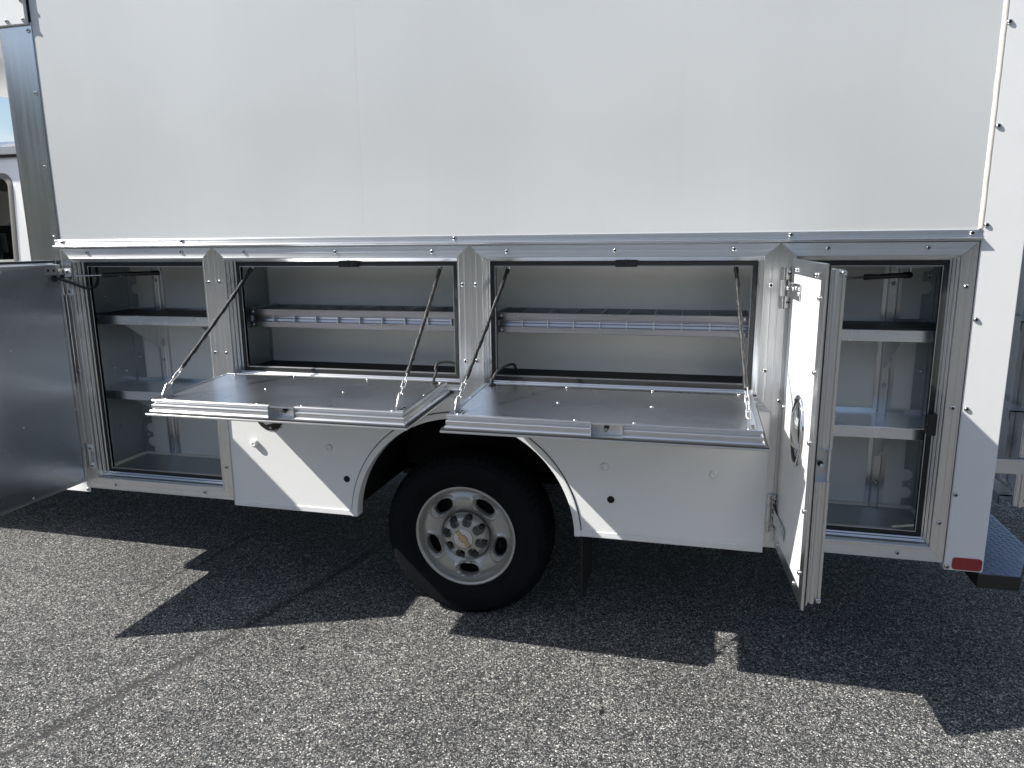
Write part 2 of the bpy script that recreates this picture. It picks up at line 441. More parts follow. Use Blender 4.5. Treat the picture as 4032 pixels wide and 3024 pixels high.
# ------------------------------------------------------------------ mesh helpers
class MB:
    """collects faces; build() links them as one mesh object"""
    def __init__(self):
        self.v, self.f, self.sm = [], [], []
    def face(self, pts, smooth=False):
        i = len(self.v)
        self.v += [tuple(p) for p in pts]
        self.f.append(tuple(range(i, i + len(pts)))); self.sm.append(smooth)
        return self
    def grid(self, rows, close_u=False, close_v=False, smooth=True):
        i0 = len(self.v); nr, nc = len(rows), len(rows[0])
        for r in rows: self.v += [tuple(p) for p in r]
        for a in range(nr if close_u else nr - 1):
            for b in range(nc if close_v else nc - 1):
                a2, b2 = (a + 1) % nr, (b + 1) % nc
                self.f.append((i0 + a * nc + b, i0 + a * nc + b2, i0 + a2 * nc + b2, i0 + a2 * nc + b)); self.sm.append(smooth)
        return self
    def box(self, x0, x1, y0, y1, z0, z1, bev=0.0):
        if bev <= 0:
            c = [(x, y, z) for x in (x0, x1) for y in (y0, y1) for z in (z0, z1)]
            for q in ((0, 1, 3, 2), (4, 6, 7, 5), (0, 4, 5, 1), (2, 3, 7, 6), (0, 2, 6, 4), (1, 5, 7, 3)):
                self.face([c[k] for k in q])
            return self
        bm = bmesh.new()
        bmesh.ops.create_cube(bm, size=1)
        for v in bm.verts:
            v.co = Vector(((x0 + x1) / 2 + v.co.x * (x1 - x0), (y0 + y1) / 2 + v.co.y * (y1 - y0), (z0 + z1) / 2 + v.co.z * (z1 - z0)))
        bmesh.ops.bevel(bm, geom=bm.edges[:], offset=bev, segments=2, affect='EDGES')
        self.add_bm(bm); bm.free()
        return self
    def add_bm(self, bm, smooth=False):
        i0 = len(self.v)
        bm.verts.index_update()
        self.v += [tuple(v.co) for v in bm.verts]
        for f in bm.faces:
            self.f.append(tuple(i0 + v.index for v in f.verts)); self.sm.append(smooth)
    def tube(self, pts, r, seg=10, caps=True, rf=None):
        pts = [Vector(p) for p in pts]
        rows = []
        ref = None
        for i, p in enumerate(pts):
            d = (pts[min(i + 1, len(pts) - 1)] - pts[max(i - 1, 0)]).normalized()
            if ref is None:
                ref = d.orthogonal().normalized()
            ref = (ref - d * ref.dot(d)).normalized()
            b = d.cross(ref)
            rr = rf(i / (len(pts) - 1)) if rf else r
            rows.append([p + (ref * math.cos(t) + b * math.sin(t)) * rr for t in [2 * math.pi * k / seg for k in range(seg)]])
        self.grid(rows, close_v=True)
        if caps:
            self.face(rows[0][::-1]); self.face(rows[-1])
        return self
    def lathe(self, prof, seg=32, axis='-y', c=(0, 0, 0), smooth=True):
        """prof: (radius, height); height runs along axis from c"""
        rows = []
        for k in range(seg):
            t = 2 * math.pi * k / seg
            row = []
            for r, h in prof:
                a, b = r * math.cos(t), r * math.sin(t)
                if axis == '-y': row.append((c[0] + a, c[1] - h, c[2] + b))
                elif axis == 'z': row.append((c[0] + a, c[1] + b, c[2] + h))
                elif axis == '-x': row.append((c[0] - h, c[1] + a, c[2] + b))
                elif axis == 'x': row.append((c[0] + h, c[1] + a, c[2] + b))
            rows.append(row)
        self.grid(rows, close_u=True, smooth=smooth)
        return self
    def mesh(self, name, m):
        me = bpy.data.meshes.new(name)
        me.from_pydata(self.v, [], self.f)
        me.polygons.foreach_set('use_smooth', self.sm)
        bm = bmesh.new(); bm.from_mesh(me)
        bmesh.ops.remove_doubles(bm, verts=bm.verts, dist=1e-5)
        bmesh.ops.recalc_face_normals(bm, faces=bm.faces)
        bm.to_mesh(me); bm.free()
        me.materials.append(MAT[m] if isinstance(m, str) else m)
        return me
    def build(self, name, m, parent=None, sharp=True):
        me = self.mesh(name, m)
        if sharp and any(self.sm):
            try: me.set_sharp_from_angle(angle=math.radians(42))
            except Exception: pass
        o = bpy.data.objects.new(name, me)
        COL.objects.link(o)
        if parent: o.parent = parent
        return o

def inst(me, name, parent, loc=(0, 0, 0), rot=(0, 0, 0), scale=None):
    o = bpy.data.objects.new(name, me)
    COL.objects.link(o)
    o.parent = parent
    o.location = loc
    o.rotation_euler = rot
    if scale: o.scale = scale
    return o

def empty(name, parent=None, loc=(0, 0, 0), rot=(0, 0, 0)):
    o = bpy.data.objects.new(name, None)
    COL.objects.link(o)
    o.parent = parent; o.location = loc; o.rotation_euler = rot
    o.empty_display_size = 0.1
    return o

def tag(o, label=None, cat=None, group=None, kind=None):
    if label: o['label'] = label
    if cat: o['category'] = cat
    if group: o['group'] = group
    if kind: o['kind'] = kind
    return o

def boxo(name, m, parent, *b, bev=0.0):
    return MB().box(*b, bev=bev).build(name, m, parent)

# ------------------------------------------------------------------ ground
g = MB().face([(-400, -400, 0), (400, -400, 0), (400, 400, 0), (-400, 400, 0)]).build('asphalt', 'asphalt')
tag(g, 'sunlit grey chip-seal asphalt with dark seams under the truck', kind='structure')

# ------------------------------------------------------------------ the truck
T = empty('service_truck', None, (1.85, 1.1, 0))
tag(T, 'white service truck with two side doors and two drop doors open', 'truck')
T.location = (0, 0, 0)

# screw: domed button head with a recessed socket, looking along -y
def screw_mesh(r=0.0085):
    mb = MB()
    prof = [(r * 1.02, 0.0), (r, 0.0015), (r * 0.93, 0.0035), (r * 0.75, 0.0053), (r * 0.48, 0.0063)]
    mb.lathe(prof + [(r * 0.42, 0.0040), (0.0004, 0.0040)], 14)
    me = mb.mesh('screw', 'steel')
    me.materials.append(MAT['hole'])
    for p in me.polygons:
        c = p.center
        if math.hypot(c.x, c.z) < r * 0.44: p.material_index = 1
    return me
SCREW = screw_mesh()
RIVET = MB().lathe([(0.0065, 0), (0.0062, 0.0012), (0.0045, 0.0026), (0.0015, 0.003), (0.0001, 0.003)], 10).mesh('rivet', 'zinc')
RX = {'-y': (0, 0, 0), '-x': (0, 0, -math.pi / 2), 'x': (0, 0, math.pi / 2), 'z': (-math.pi / 2, 0, 0)}

def screws(parent, pts, axis='-y', me=None, name='screw'):
    for p in pts:
        rot = list(RX[axis])
        if axis == '-y': rot[1] = random.uniform(0, 6.28)
        inst(me or SCREW, name, parent, p, rot)

# ---------- main panels
XL, XR, XREAR = 0.008, 3.685, 3.815
ZB, ZT, ZTOP = 0.452, 1.601, 2.80
for xa, xb in ((0.012, 1.49985), (1.50015, 2.71985), (2.72015, 3.680)):     # three sheets butted with hairline joints
    boxo('upper_side_panel', 'upper', T, xa, xb, 0.0, 0.03, 1.630, ZTOP)
boxo('panel_backing', 'upper', T, 0.02, 3.67, 0.0004, 0.028, 1.635, ZTOP - 0.01)
boxo('body_roof', 'white_post', T, -0.16, XREAR, 0.001, 2.30, ZTOP, ZTOP + 0.04)
boxo('far_side_wall', 'white', T, -0.16, XREAR, 2.27, 2.30, ZB, ZTOP - 0.001)
boxo('front_wall', 'white', T, -0.168, -0.15, 0.03, 2.26, ZB, ZTOP - 0.002)
boxo('rear_wall', 'white', T, 3.78, 3.80, 0.07, 2.26, ZB + 0.01, ZTOP - 0.002)

# front corner trim, bent aluminium sheet from the side round onto the front wall
mb = MB()
pr = [(0.012, -0.0015), (0.010, -0.004), (-0.150, -0.004)]
for k in range(1, 7):
    a = math.pi / 2 * k / 6
    pr.append((-0.150 - 0.022 * math.sin(a), 0.018 - 0.022 * math.cos(a)))
pr.append((-0.172, 0.11))
mb.grid([[(x, y, z) for x, y in pr] for z in (0.98, 2.545)], smooth=True)
mb.build('corner_trim', 'alu_trim', T)
# white front corner below it
mb = MB()
pr2 = [(0.006, -0.003), (-0.130, -0.003)]
for k in range(1, 6):
    a = math.pi / 2 * k / 5
    pr2.append((-0.130 - 0.02 * math.sin(a), 0.017 - 0.02 * math.cos(a)))
pr2.append((-0.150, 0.11))
mb.grid([[(x, y, z) for x, y in pr2] for z in (0.450, 0.978)], smooth=True)
mb.build('front_corner_panel', 'white_post', T)
screws(T, [(x, -0.004, z) for x, z in ((-0.004, 2.512), (-0.008, 2.261), (-0.010, 1.954), (-0.011, 1.652))])
screws(T, [(-0.008, -0.003, 0.462)])
mk = MB().box(-0.072, -0.018, -0.0036, -0.003, 0.492, 0.503).build('maker_label', 'label', T)
mb = MB()
mb.box(-0.070, -0.050, -0.0042, -0.0036, 0.495, 0.500)
for k in range(7):
    mb.box(-0.046 + k * 0.0036, -0.044 + k * 0.0036, -0.0042, -0.0036, 0.495, 0.500)
mb.build('label_print', 'ink', mk)

# over-cab nose
mb = MB()
mb.box(-1.50, 0.003, -0.020, -0.004, 2.536, ZTOP + 0.05, bev=0.002)
mb.box(-1.50, -0.10, -0.004, 2.30, 2.536, ZTOP + 0.05)
nose = mb.build('nose_cap', 'white_post', T)
screws(T, [(x, -0.020, z) for x, z in ((-0.093, 2.551), (-0.007, 2.551), (-0.007, 2.627), (-0.18, 2.551))])

# rear corner post, sealant bead and reflector
boxo('rear_corner_post', 'white_post', T, 3.690, XREAR, -0.004, 0.068, 0.447, ZTOP - 0.001, bev=0.003)
mb = MB()
rows = []
for k in range(60):
    zz = 1.642 + k * (ZTOP - 1.65) / 59
    w = 0.0062 + random.uniform(-0.0006, 0.0006)
    xx = 3.683 + random.uniform(-0.0006, 0.0006)
    rows.append([(xx - w, -0.0005, zz), (xx - w * 0.5, -0.0030, zz), (xx + w * 0.3, -0.0052, zz), (xx + w, -0.0042, zz)])
mb.grid(rows)
mb.build('sealant_bead', 'caulk', T)
screws(T, [(x, -0.004, z) for x, z in ((3.698, 2.264), (3.700, 1.959), (3.700, 1.652), (3.701, 1.344), (3.704, 1.038), (3.701, 0.730), (3.700, 0.460))])
pts = []
x0, x1, z0, z1, rr = 3.7145, 3.8095, 0.4525, 0.4975, 0.011
for cx_, cz_, a0 in ((x1 - rr, z1 - rr, 0), (x0 + rr, z1 - rr, 90), (x0 + rr, z0 + rr, 180), (x1 - rr, z0 + rr, 270)):
    for k in range(7):
        a = math.radians(a0 + 15 * k)
        pts.append((cx_ + rr * math.cos(a), cz_ + rr * math.sin(a)))
mb = MB()
mb.face([(x, -0.0065, z) for x, z in pts])
mb.grid([[(x, y, z) for x, z in pts] for y in (-0.0065, -0.0035)], close_v=True, smooth=False)
mb.build('reflector', 'red', T)

# drip rail above the doors
mb = MB()
pr = [(0.0, 1.6385), (-0.005, 1.6385), (-0.0065, 1.637), (-0.0065, 1.6345), (-0.005, 1.633), (-0.005, 1.6245), (-0.0068, 1.6235), (-0.0068, 1.6215), (-0.005, 1.6205),
      (-0.006, 1.6175), (-0.011, 1.6150), (-0.018, 1.6140), (-0.0205, 1.6120), (-0.0205, 1.6095), (-0.018, 1.6075), (-0.008, 1.6075), (-0.006, 1.6060), (-0.006, 1.6030), (0.0, 1.6030)]
mb.grid([[(x, y, z) for y, z in pr] for x in (-0.010, 3.690)], smooth=False)
mb.face([(-0.010, y, z) for y, z in pr]); mb.face([(3.690, y, z) for y, z in pr])
mb.build('drip_rail', 'alu_x', T)
screws(T, [(x, -0.005, 1.628) for x in (0.031, 0.654, 1.265, 1.880, 2.492, 3.103, 3.660) if x not in (1.265, 2.492)])

# lower side panel with the wheel opening
AX, AZ, AR = 1.880, 0.433, 0.500
mb = MB()
zt, zb, yf = 1.010, 0.470, 0.0
th = [math.pi * k / 64 for k in range(65)]
a0 = math.asin((zb - AZ) / AR)
th = [a0 + (math.pi - 2 * a0) * k / 72 for k in range(73)]
arc = [(AX + AR * math.cos(t), AZ + AR * math.sin(t)) for t in th]
def ptop(x): return (min(3.076, max(0.795, x)), zt)
rows = []
for t, (x, z) in zip(th, arc):
    # outer end of each spoke on the rectangle edge
    dx, dz = math.cos(t), math.sin(t)
    cand = []
    if dz > 1e-6: cand.append((zt - AZ) / dz)
    if dx > 1e-6: cand.append((3.076 - AX) / dx)
    if dx < -1e-6: cand.append((0.795 - AX) / dx)
    s = min(cand)
    rows.append([(x, yf, z), (AX + dx * s, yf, AZ + dz * s)])
for k in range(72):
    p, q = rows[k], rows[k + 1]
    mb.face([p[0], p[1], q[1], q[0]])
# corners left out by the spokes
def corner(xc, sx):
    e = [r[1] for r in rows if abs(r[1][0] - xc) < 1e-6]
    tt = [r[1] for r in rows if abs(r[1][2] - zt) < 1e-6]
    top_side = max(e, key=lambda p: p[2]); near = min(tt, key=lambda p: abs(p[0] - xc))
    mb.face([top_side, (xc, yf, zt), near])
corner(3.076, 1); corner(0.795, -1)
for xc in (3.076, 0.795):
    e = [r for r in rows if abs(r[1][0] - xc) < 1e-6]
    r0 = min(e, key=lambda r: r[1][2])
    mb.face([r0[0], r0[1], (xc, yf, zb), (AX + math.copysign(AR * math.cos(a0), xc - AX), yf, zb - 0.0005)])
lsp = mb.build('lower_side_panel', 'white', T)
# bottom rub rails either side of the wheel
def rail_bottom(x0, x1):
    m_ = MB()
    pr_ = [(0.0, 0.4735), (-0.003, 0.4730), (-0.0045, 0.4715), (-0.0045, 0.4510), (-0.0035, 0.4490), (0.0, 0.4480), (0.03, 0.4480)]
    m_.grid([[(x, y, z) for y, z in pr_] for x in (x0, x1)], smooth=False)
    return m_.build('bottom_rail', 'white_post', T)
rail_bottom(0.797, 1.406)
rail_bottom(2.355, 3.074)
# arch lip: flat ring with a rolled inner edge and a thin black ring round it
mb = MB()
pr = [(0.5020, 0.0), (0.5020, -0.004), (0.5000, -0.0065), (0.4800, -0.0065), (0.4765, -0.0045), (0.4756, 0.0), (0.4756, 0.045)]
a1 = math.asin((0.448 - AZ) / 0.49)
rows = []
for k in range(91):
    t = a1 + (math.pi - 2 * a1) * k / 90
    rows.append([(AX + r * math.cos(t), y, AZ + r * math.sin(t)) for r, y in pr])
mb.grid(rows, smooth=True)
mb.build('wheel_arch_lip', 'white_post', T)
mb = MB()
rows = []
for k in range(91):
    t = a1 + (math.pi - 2 * a1) * k / 90
    rows.append([(AX + r * math.cos(t), y, AZ + r * math.sin(t)) for r, y in ((0.5060, -0.0006), (0.5022, -0.0022))])
mb.grid(rows)
mb.build('arch_dark_ring', 'rubber', T)

# plastic bolt caps, open bolt holes, fuel filler
CAP = MB().lathe([(0.0165, 0), (0.0165, 0.004), (0.0150, 0.0075), (0.0110, 0.0095), (0.0035, 0.0100), (0.0028, 0.0085), (0.0002, 0.0085)], 24).mesh('bolt_cap', 'cap')
TALLCAP = MB().lathe([(0.0165, 0), (0.0165, 0.013), (0.0150, 0.0165), (0.0110, 0.0185), (0.0035, 0.0190), (0.0028, 0.0175), (0.0002, 0.0175)], 24).mesh('bolt_cap', 'cap')
inst(TALLCAP, 'bolt_cap', T, (0.9274, 0, 0.7479))
for p in ((1.2858, 0.7492), (2.4737, 0.7468), (2.8839, 0.7442)):
    inst(CAP, 'bolt_cap', T, (p[0], 0, p[1]))
PLUG = MB().lathe([(0.0145, 0), (0.0145, 0.0012), (0.0135, 0.0018), (0.0115, 0.0008), (0.0001, 0.0008)], 24).mesh('bolt_hole', 'hole')
for p in ((1.3615, 0.6137), (2.4988, 0.6127)):
    inst(PLUG, 'bolt_hole', T, (p[0], -0.0002, p[1]))
ff = MB().lathe([(0.070, 0), (0.070, 0.003), (0.067, 0.0045), (0.048, 0.0045), (0.046, 0.001), (0.0001, 0.001)], 40, c=(1.0089, 0, 0.8816)).build('fuel_filler', 'black', T)
MB().lathe([(0.040, 0.001), (0.040, 0.018), (0.036, 0.021), (0.0001, 0.021)], 32, c=(1.0089, 0, 0.8816)).build('fuel_cap', 'chrome', ff)
for a in (-88, 32, 152):
    inst(RIVET, 'rivet', ff, (1.0089 + 0.058 * math.cos(math.radians(a)), -0.0045, 0.8816 + 0.058 * math.sin(math.radians(a))))
# filler tether loop
mb = MB()
lp = []
for k in range(25):
    t = k / 24
    lp.append((1.020 + 0.052 * t + 0.004 * math.sin(t * 6), -0.012 - 0.010 * math.sin(math.pi * t), 0.846 - 0.046 * math.sin(math.pi * min(1, t * 1.1)) * 0.5 - 0.015 * t))
mb.tube(lp, 0.0016, 6)
mb.build('tether', 'black', ff)

# ---------- door frames (extruded rails with mitred ends)
FRAMES = [  # inner x0,x1,z0,z1   outer x0,x1,z0,z1
    (0.062, 0.744, 0.527, 1.555, 0.008, 0.797, 0.473, ZT),
    (0.853, 1.887, 1.049, 1.555, 0.797, 1.938, 0.998, ZT),
    (1.990, 3.021, 1.049, 1.555, 1.938, 3.074, 0.998, ZT),
    (3.127, 3.637, 0.527, 1.555, 3.074, 3.685, 0.473, ZT)]
# (t, y): t>0 share of the flange width, t<=0 metres into the opening
PROF = [(1.0, 0.0), (1.0, -0.0052), (0.975, -0.0070), (0.90, -0.0070), (0.885, -0.0050), (0.56, -0.0050), (0.545, -0.0061), (0.515, -0.0061), (0.50, -0.0050), (0.47, -0.0046),
        (0.44, -0.0050), (0.13, -0.0050), (0.10, -0.0072), (0.02, -0.0072), (0.0, -0.0060),
        (-0.0008, 0.0060), (-0.0036, 0.0075), (-0.0036, 0.0110), (-0.0060, 0.0125), (-0.0060, 0.0240), (-0.0095, 0.0265), (-0.0095, 0.0300), (-0.0120, 0.0315), (-0.0120, 0.0430), (-0.0170, 0.0470), (-0.0180, 0.0500)]
SEALP = [(-0.0170, 0.0490), (-0.0185, 0.0445), (-0.0250, 0.0430), (-0.0320, 0.0445), (-0.0335, 0.0500)]
LIPP = [(-0.0335, 0.0480), (-0.0345, 0.0470), (-0.0362, 0.0470), (-0.0370, 0.0490), (-0.0370, 0.0620)]

def ring_pt(F, t, side_a, side_b):
    ix0, ix1, iz0, iz1, ox0, ox1, oz0, oz1 = F
    def off(s):
        w = {'l': ix0 - ox0, 'r': ox1 - ix1, 'b': iz0 - oz0, 't': oz1 - iz1}[s]
        return t * w if t > 0 else t
    x = ix0 - off('l') if 'l' in (side_a, side_b) else ix1 + off('r')
    z = iz0 - off('b') if 'b' in (side_a, side_b) else iz1 + off('t')
    return x, z
def frame_side(F, side, prof, gap=0.0):
    ends = {'t': (('l', 't'), ('r', 't')), 'b': (('l', 'b'), ('r', 'b')), 'l': (('l', 'b'), ('l', 't')), 'r': (('r', 'b'), ('r', 't'))}[side]
    rows = []
    for i, e in enumerate(ends):
        row = []
        for t, y in prof:
            x, z = ring_pt(F, t, *e)
            d = gap if i == 0 else -gap
            if side in 'tb': x += d
            else: z += d
            row.append((x, y, z))
        rows.append(row)
    return MB().grid(rows, smooth=False)
for F in FRAMES:
    for s in 'tblr':
        frame_side(F, s, PROF, 0.0004).build('frame_rail', 'alu_x' if s in 'tb' else 'alu_z', T)
    mb = MB()
    for s in 'tblr':
        q = frame_side(F, s, SEALP); i0 = len(mb.v); mb.v += q.v; mb.f += [tuple(i + i0 for i in f) for f in q.f]; mb.sm += [True] * len(q.f)
    mb.build('door_seal', 'rubber', T)
    mb = MB()
    for s in 'tblr':
        q = frame_side(F, s, LIPP); i0 = len(mb.v); mb.v += q.v; mb.f += [tuple(i + i0 for i in f) for f in q.f]; mb.sm += q.sm
    mb.build('seal_channel', 'alu_x', T)
FS = [(0.158, 1.583), (0.645, 1.583), (0.031, 1.042), (0.769, 1.454), (0.824, 1.456), (0.826, 1.150), (0.161, 0.499), (0.646, 0.500), (0.773, 0.627),
      (0.952, 1.581), (1.372, 1.579), (1.787, 1.577), (1.910, 1.451), (1.963, 1.451), (1.914, 1.148), (1.962, 1.150), (2.089, 1.577), (2.499, 1.578), (2.918, 1.581),
      (3.047, 1.455), (3.044, 1.149), (3.098, 1.039), (3.226, 1.582), (3.535, 1.581), (3.660, 1.453), (3.660, 1.040), (3.659, 0.622), (3.535, 0.497), (0.771, 1.150), (0.771, 0.95)]
screws(T, [(x, -0.0052, z) for x, z in FS])

# ---------- compartments behind the frames
YB = 0.375
PART = (0.005, 0.797, 1.938, 3.074, 3.682)
def partition(x, z0, z1, left_edge=False):
    return boxo('partition', 'galv', T, x - 0.004, x + 0.004, 0.003, YB, z0, z1)
for x, z0 in zip(PART, (0.50, 0.50, 1.045, 0.50, 0.50)):
    partition(x, z0, 1.602)
boxo('compartment_ceiling', 'galv', T, 0.001, 3.686, 0.002, YB + 0.01, 1.603, 1.615)
boxo('compartment_back', 'liner', T, 0.001, 0.797, YB + 0.001, YB + 0.012, 0.50, 1.602)
boxo('compartment_back', 'liner', T, 0.7975, 3.0735, YB + 0.001, YB + 0.012, 1.040, 1.602)
boxo('compartment_back', 'liner', T, 3.074, 3.686, YB + 0.001, YB + 0.012, 0.50, 1.602)
for x0, x1 in ((0.010, 0.792), (3.079, 3.677)):
    boxo('compartment_floor', 'galv', T, x0, x1, 0.003, YB - 0.0005, 0.520, 0.534)
    mb = MB()
    mb.box(x0, x1, YB - 0.010, YB - 0.0006, 0.5342, 0.546); mb.box(x0, x0 + 0.009, 0.07, YB - 0.0105, 0.5342, 0.546); mb.box(x1 - 0.009, x1, 0.07, YB - 0.0105, 0.5342, 0.546)
    mb.build('floor_sealant', 'caulk', T)
boxo('compartment_floor', 'under', T, 0.802, 1.933, 0.003, YB - 0.0005, 1.040, 1.056)
boxo('compartment_floor', 'under', T, 1.943, 3.069, 0.003, YB - 0.0005, 1.040, 1.056)

# galvanised corner flanges on the back wall, edge scalloped by round cut-outs
def flange(x_wall, sx, width, z0, z1, cuts):
    """strip from the wall, its free edge cut by semicircles at the heights in cuts"""
    e = []
    z = z0
    R = 0.024
    e.append((width, z0))
    for cz in cuts:
        e.append((width, cz - R))
        e.append((width - 0.010, cz - R))
        for k in range(1, 12):
            a = -math.pi / 2 + math.pi * k / 12
            e.append((width - 0.010 - R * math.cos(a), cz + R * math.sin(a)))
        e.append((width - 0.010, cz + R)); e.append((width, cz + R))
    e.append((width, z1))
    mb_ = MB()
    for a, b in zip(e[:-1], e[1:]):
        if abs(a[1] - b[1]) < 1e-6: continue
        mb_.face([(x_wall, YB - 0.003, a[1]), (x_wall + sx * a[0], YB - 0.003, a[1]), (x_wall + sx * b[0], YB - 0.003, b[1]), (x_wall, YB - 0.003, b[1])])
    o = mb_.build('corner_flange', 'galv', T)
    return o
flange(0.010, 1, 0.056, 0.54, 1.60, (0.600, 0.675, 1.395, 1.500))
flange(3.677, -1, 0.044, 0.54, 1.60, (0.600, 0.675, 1.425, 1.510))
boxo('corner_flange', 'galv', T, 0.802, 0.810, YB - 0.004, YB, 1.06, 1.60)
SOCK = MB().lathe([(0.0085, 0), (0.0085, 0.002), (0.0070, 0.0042), (0.0040, 0.0050), (0.0034, 0.0030), (0.0002, 0.0030)], 12).mesh('screw', 'steel')
screws(T, [(0.040, YB - 0.003, z) for z in (1.468, 1.05, 0.64, 0.80)] + [(3.655, YB - 0.003, z) for z in (1.47, 1.10, 0.85, 0.64)], me=SOCK)
screws(T, [(0.0092, 0.22, z) for z in (1.37, 1.02, 0.72)] + [(0.0092, 0.30, 0.99)], axis='x', me=SOCK)
screws(T, [(0.8012, 0.19, z) for z in (1.39, 1.21, 1.165)] + [(1.9422, 0.10, z) for z in (1.46, 1.18)], axis='x', me=RIVET, name='rivet')
screws(T, [(3.6778, 0.25, 0.83), (3.6778, 0.22, 1.2)], axis='-x', me=SOCK)

# hat-section uprights on the back walls
def upright(x):
    pr_ = [(-0.034, 0), (-0.034, -0.002), (-0.019, -0.002), (-0.016, -0.016), (-0.012, -0.018), (-0.011, -0.018), (-0.011, -0.006), (0.011, -0.006), (0.011, -0.018), (0.012, -0.018), (0.016, -0.016), (0.019, -0.002), (0.034, -0.002), (0.034, 0)]
    o = MB().grid([[(x + a, YB + b, z) for a, b in pr_] for z in (0.536, 1.60)], smooth=False).build('wall_rail', 'alu_z', T)
    for z in (1.44, 1.18, 1.04, 0.80, 0.64):
        inst(SOCK, 'screw', o, (x, YB - 0.006, z))
    return o
for x in (0.190, 0.600, 3.195, 3.530):
    upright(x)

# shelves: folded tray with lip, triangular brackets
def shelf(x0, x1, z, brs):
    mb_ = MB()
    y0, y1, L, t = 0.112, YB - 0.004, 0.042, 0.003
    outer = [(y0, z - L), (y0, z - 0.002), (y0 + 0.002, z), (y1, z), (y1, z + 0.014)]
    inner = [(y1 - 0.002, z + 0.014), (y1 - 0.002, z + 0.0005)]
    mb_.grid([[(x, y, zz) for y, zz in outer] for x in (x0, x1)], smooth=False)
    mb_.grid([[(x, y, zz) for y, zz in [(y0, z - L), (y0 + 0.012, z - L), (y0 + 0.012, z - L + 0.003), (y0 + t, z - L + 0.003), (y0 + t, z - t), (y1, z - t)]] for x in (x0, x1)], smooth=False)
    for x in (x0, x1):
        mb_.face([(x, y0, z), (x, y0, z - L), (x, y1, z - L), (x, y1, z)])
    o = mb_.build('shelf', 'alu_sheet', T)
    for bx in brs:
        b = MB()
        for xx in (bx - 0.001, bx + 0.001):
            b.face([(xx, y0 + 0.016, z - L + 0.004), (xx, YB - 0.020, z - L + 0.004), (xx, YB - 0.020, z - 0.178), (xx, YB - 0.036, z - 0.178)])
        b.grid([[(xx, y0 + 0.016, z - L + 0.004), (xx, YB - 0.036, z - 0.178)] for xx in (bx - 0.001, bx + 0.001)], smooth=False)
        b.box(bx + 0.001, bx + 0.030, YB - 0.0205, YB - 0.0185, z - 0.178, z - 0.010)
        b.build('shelf_bracket', 'alu_plain', o)
        inst(SOCK, 'screw', o, (bx + 0.018, YB - 0.0205, z - 0.150))
    return o
sh_a = shelf(0.012, 0.790, 1.291, (0.178, 0.590))
shelf(0.012, 0.790, 0.931, (0.178, 0.590))
sh_b = shelf(3.081, 3.675, 1.291, (3.518, 3.185))
boxo('shelf_mat', 'rubber', sh_a, 0.014, 0.788, 0.116, YB - 0.006, 1.2913, 1.2945)
boxo('shelf_mat', 'rubber', sh_b, 3.083, 3.673, 0.116, YB - 0.006, 1.2913, 1.2945)
shelf(3.081, 3.675, 0.932, (3.518, 3.185))

# divider trays in the two long compartments
def tray(x0, x1, xs):
    y0, y1, z0, z1 = 0.125, YB - 0.015, 1.250, 1.330
    fr = [(y0 + 0.002, z1), (y0, z1 - 0.001), (y0, z1 - 0.024), (y0 - 0.0035, z1 - 0.0255), (y0 - 0.0035, z1 - 0.0285), (y0 + 0.002, z1 - 0.030), (y0 + 0.010, z1 - 0.033), (y0 + 0.012, z1 - 0.040), (y0 + 0.010, z1 - 0.042), (y0 + 0.012, z1 - 0.044),
          (y0 + 0.010, z1 - 0.053), (y0 - 0.0035, z1 - 0.056), (y0 - 0.0035, z1 - 0.060), (y0, z1 - 0.0615), (y0, z0 + 0.002), (y0 - 0.002, z0), (y0 + 0.02, z0), (y1, z0), (y1, z1), (y1 - 0.003, z1), (y1 - 0.003, z0 + 0.004), (y0 + 0.016, z0 + 0.004), (y0 + 0.016, z1), (y0 + 0.002, z1)]
    mb_ = MB().grid([[(x, y, z) for y, z in fr] for x in (x0, x1)], smooth=False)
    for x in (x0, x1):
        mb_.box(x - 0.001, x + 0.001, y0 + 0.002, y1, z0 + 0.001, z1 + 0.001)
    o = mb_.build('divider_tray', 'tray_dark', T)
    for i, x in enumerate(xs):
        d = MB()
        d.box(x - 0.0012, x + 0.0012, y0 + 0.017, y1 - 0.004, z0 + 0.006, z1 + 0.001)
        d.box(x - 0.0020, x + 0.0020, y0 - 0.006, y0 + 0.011, z1 - 0.058, z1 - 0.027)
        d.build('divider', 'alu_plain', o)
    for x in (x0, x1):
        s = 1 if x == x0 else -1
        b = MB()
        b.box(x - s * 0.020, x - s * 0.002, y0 + 0.010, y1, z0 - 0.006, z0 - 0.003)
        b.box(x - s * 0.004, x - s * 0.0015, y0 + 0.010, y1, z0 - 0.003, z1 + 0.006)
        b.build('tray_bracket', 'alu_plain', o)
        for zz in (z1 - 0.011, z0 + 0.011):
            inst(RIVET, 'rivet', o, (x + s * 0.012, y0, zz))
    return o
xs2 = [0.986 + 0.1035 * k for k in range(9)]
tray(0.868, 1.870, xs2)
xs3 = [2.117 + 0.1045 * k for k in range(8)]
tray(2.013, 2.990, xs3)

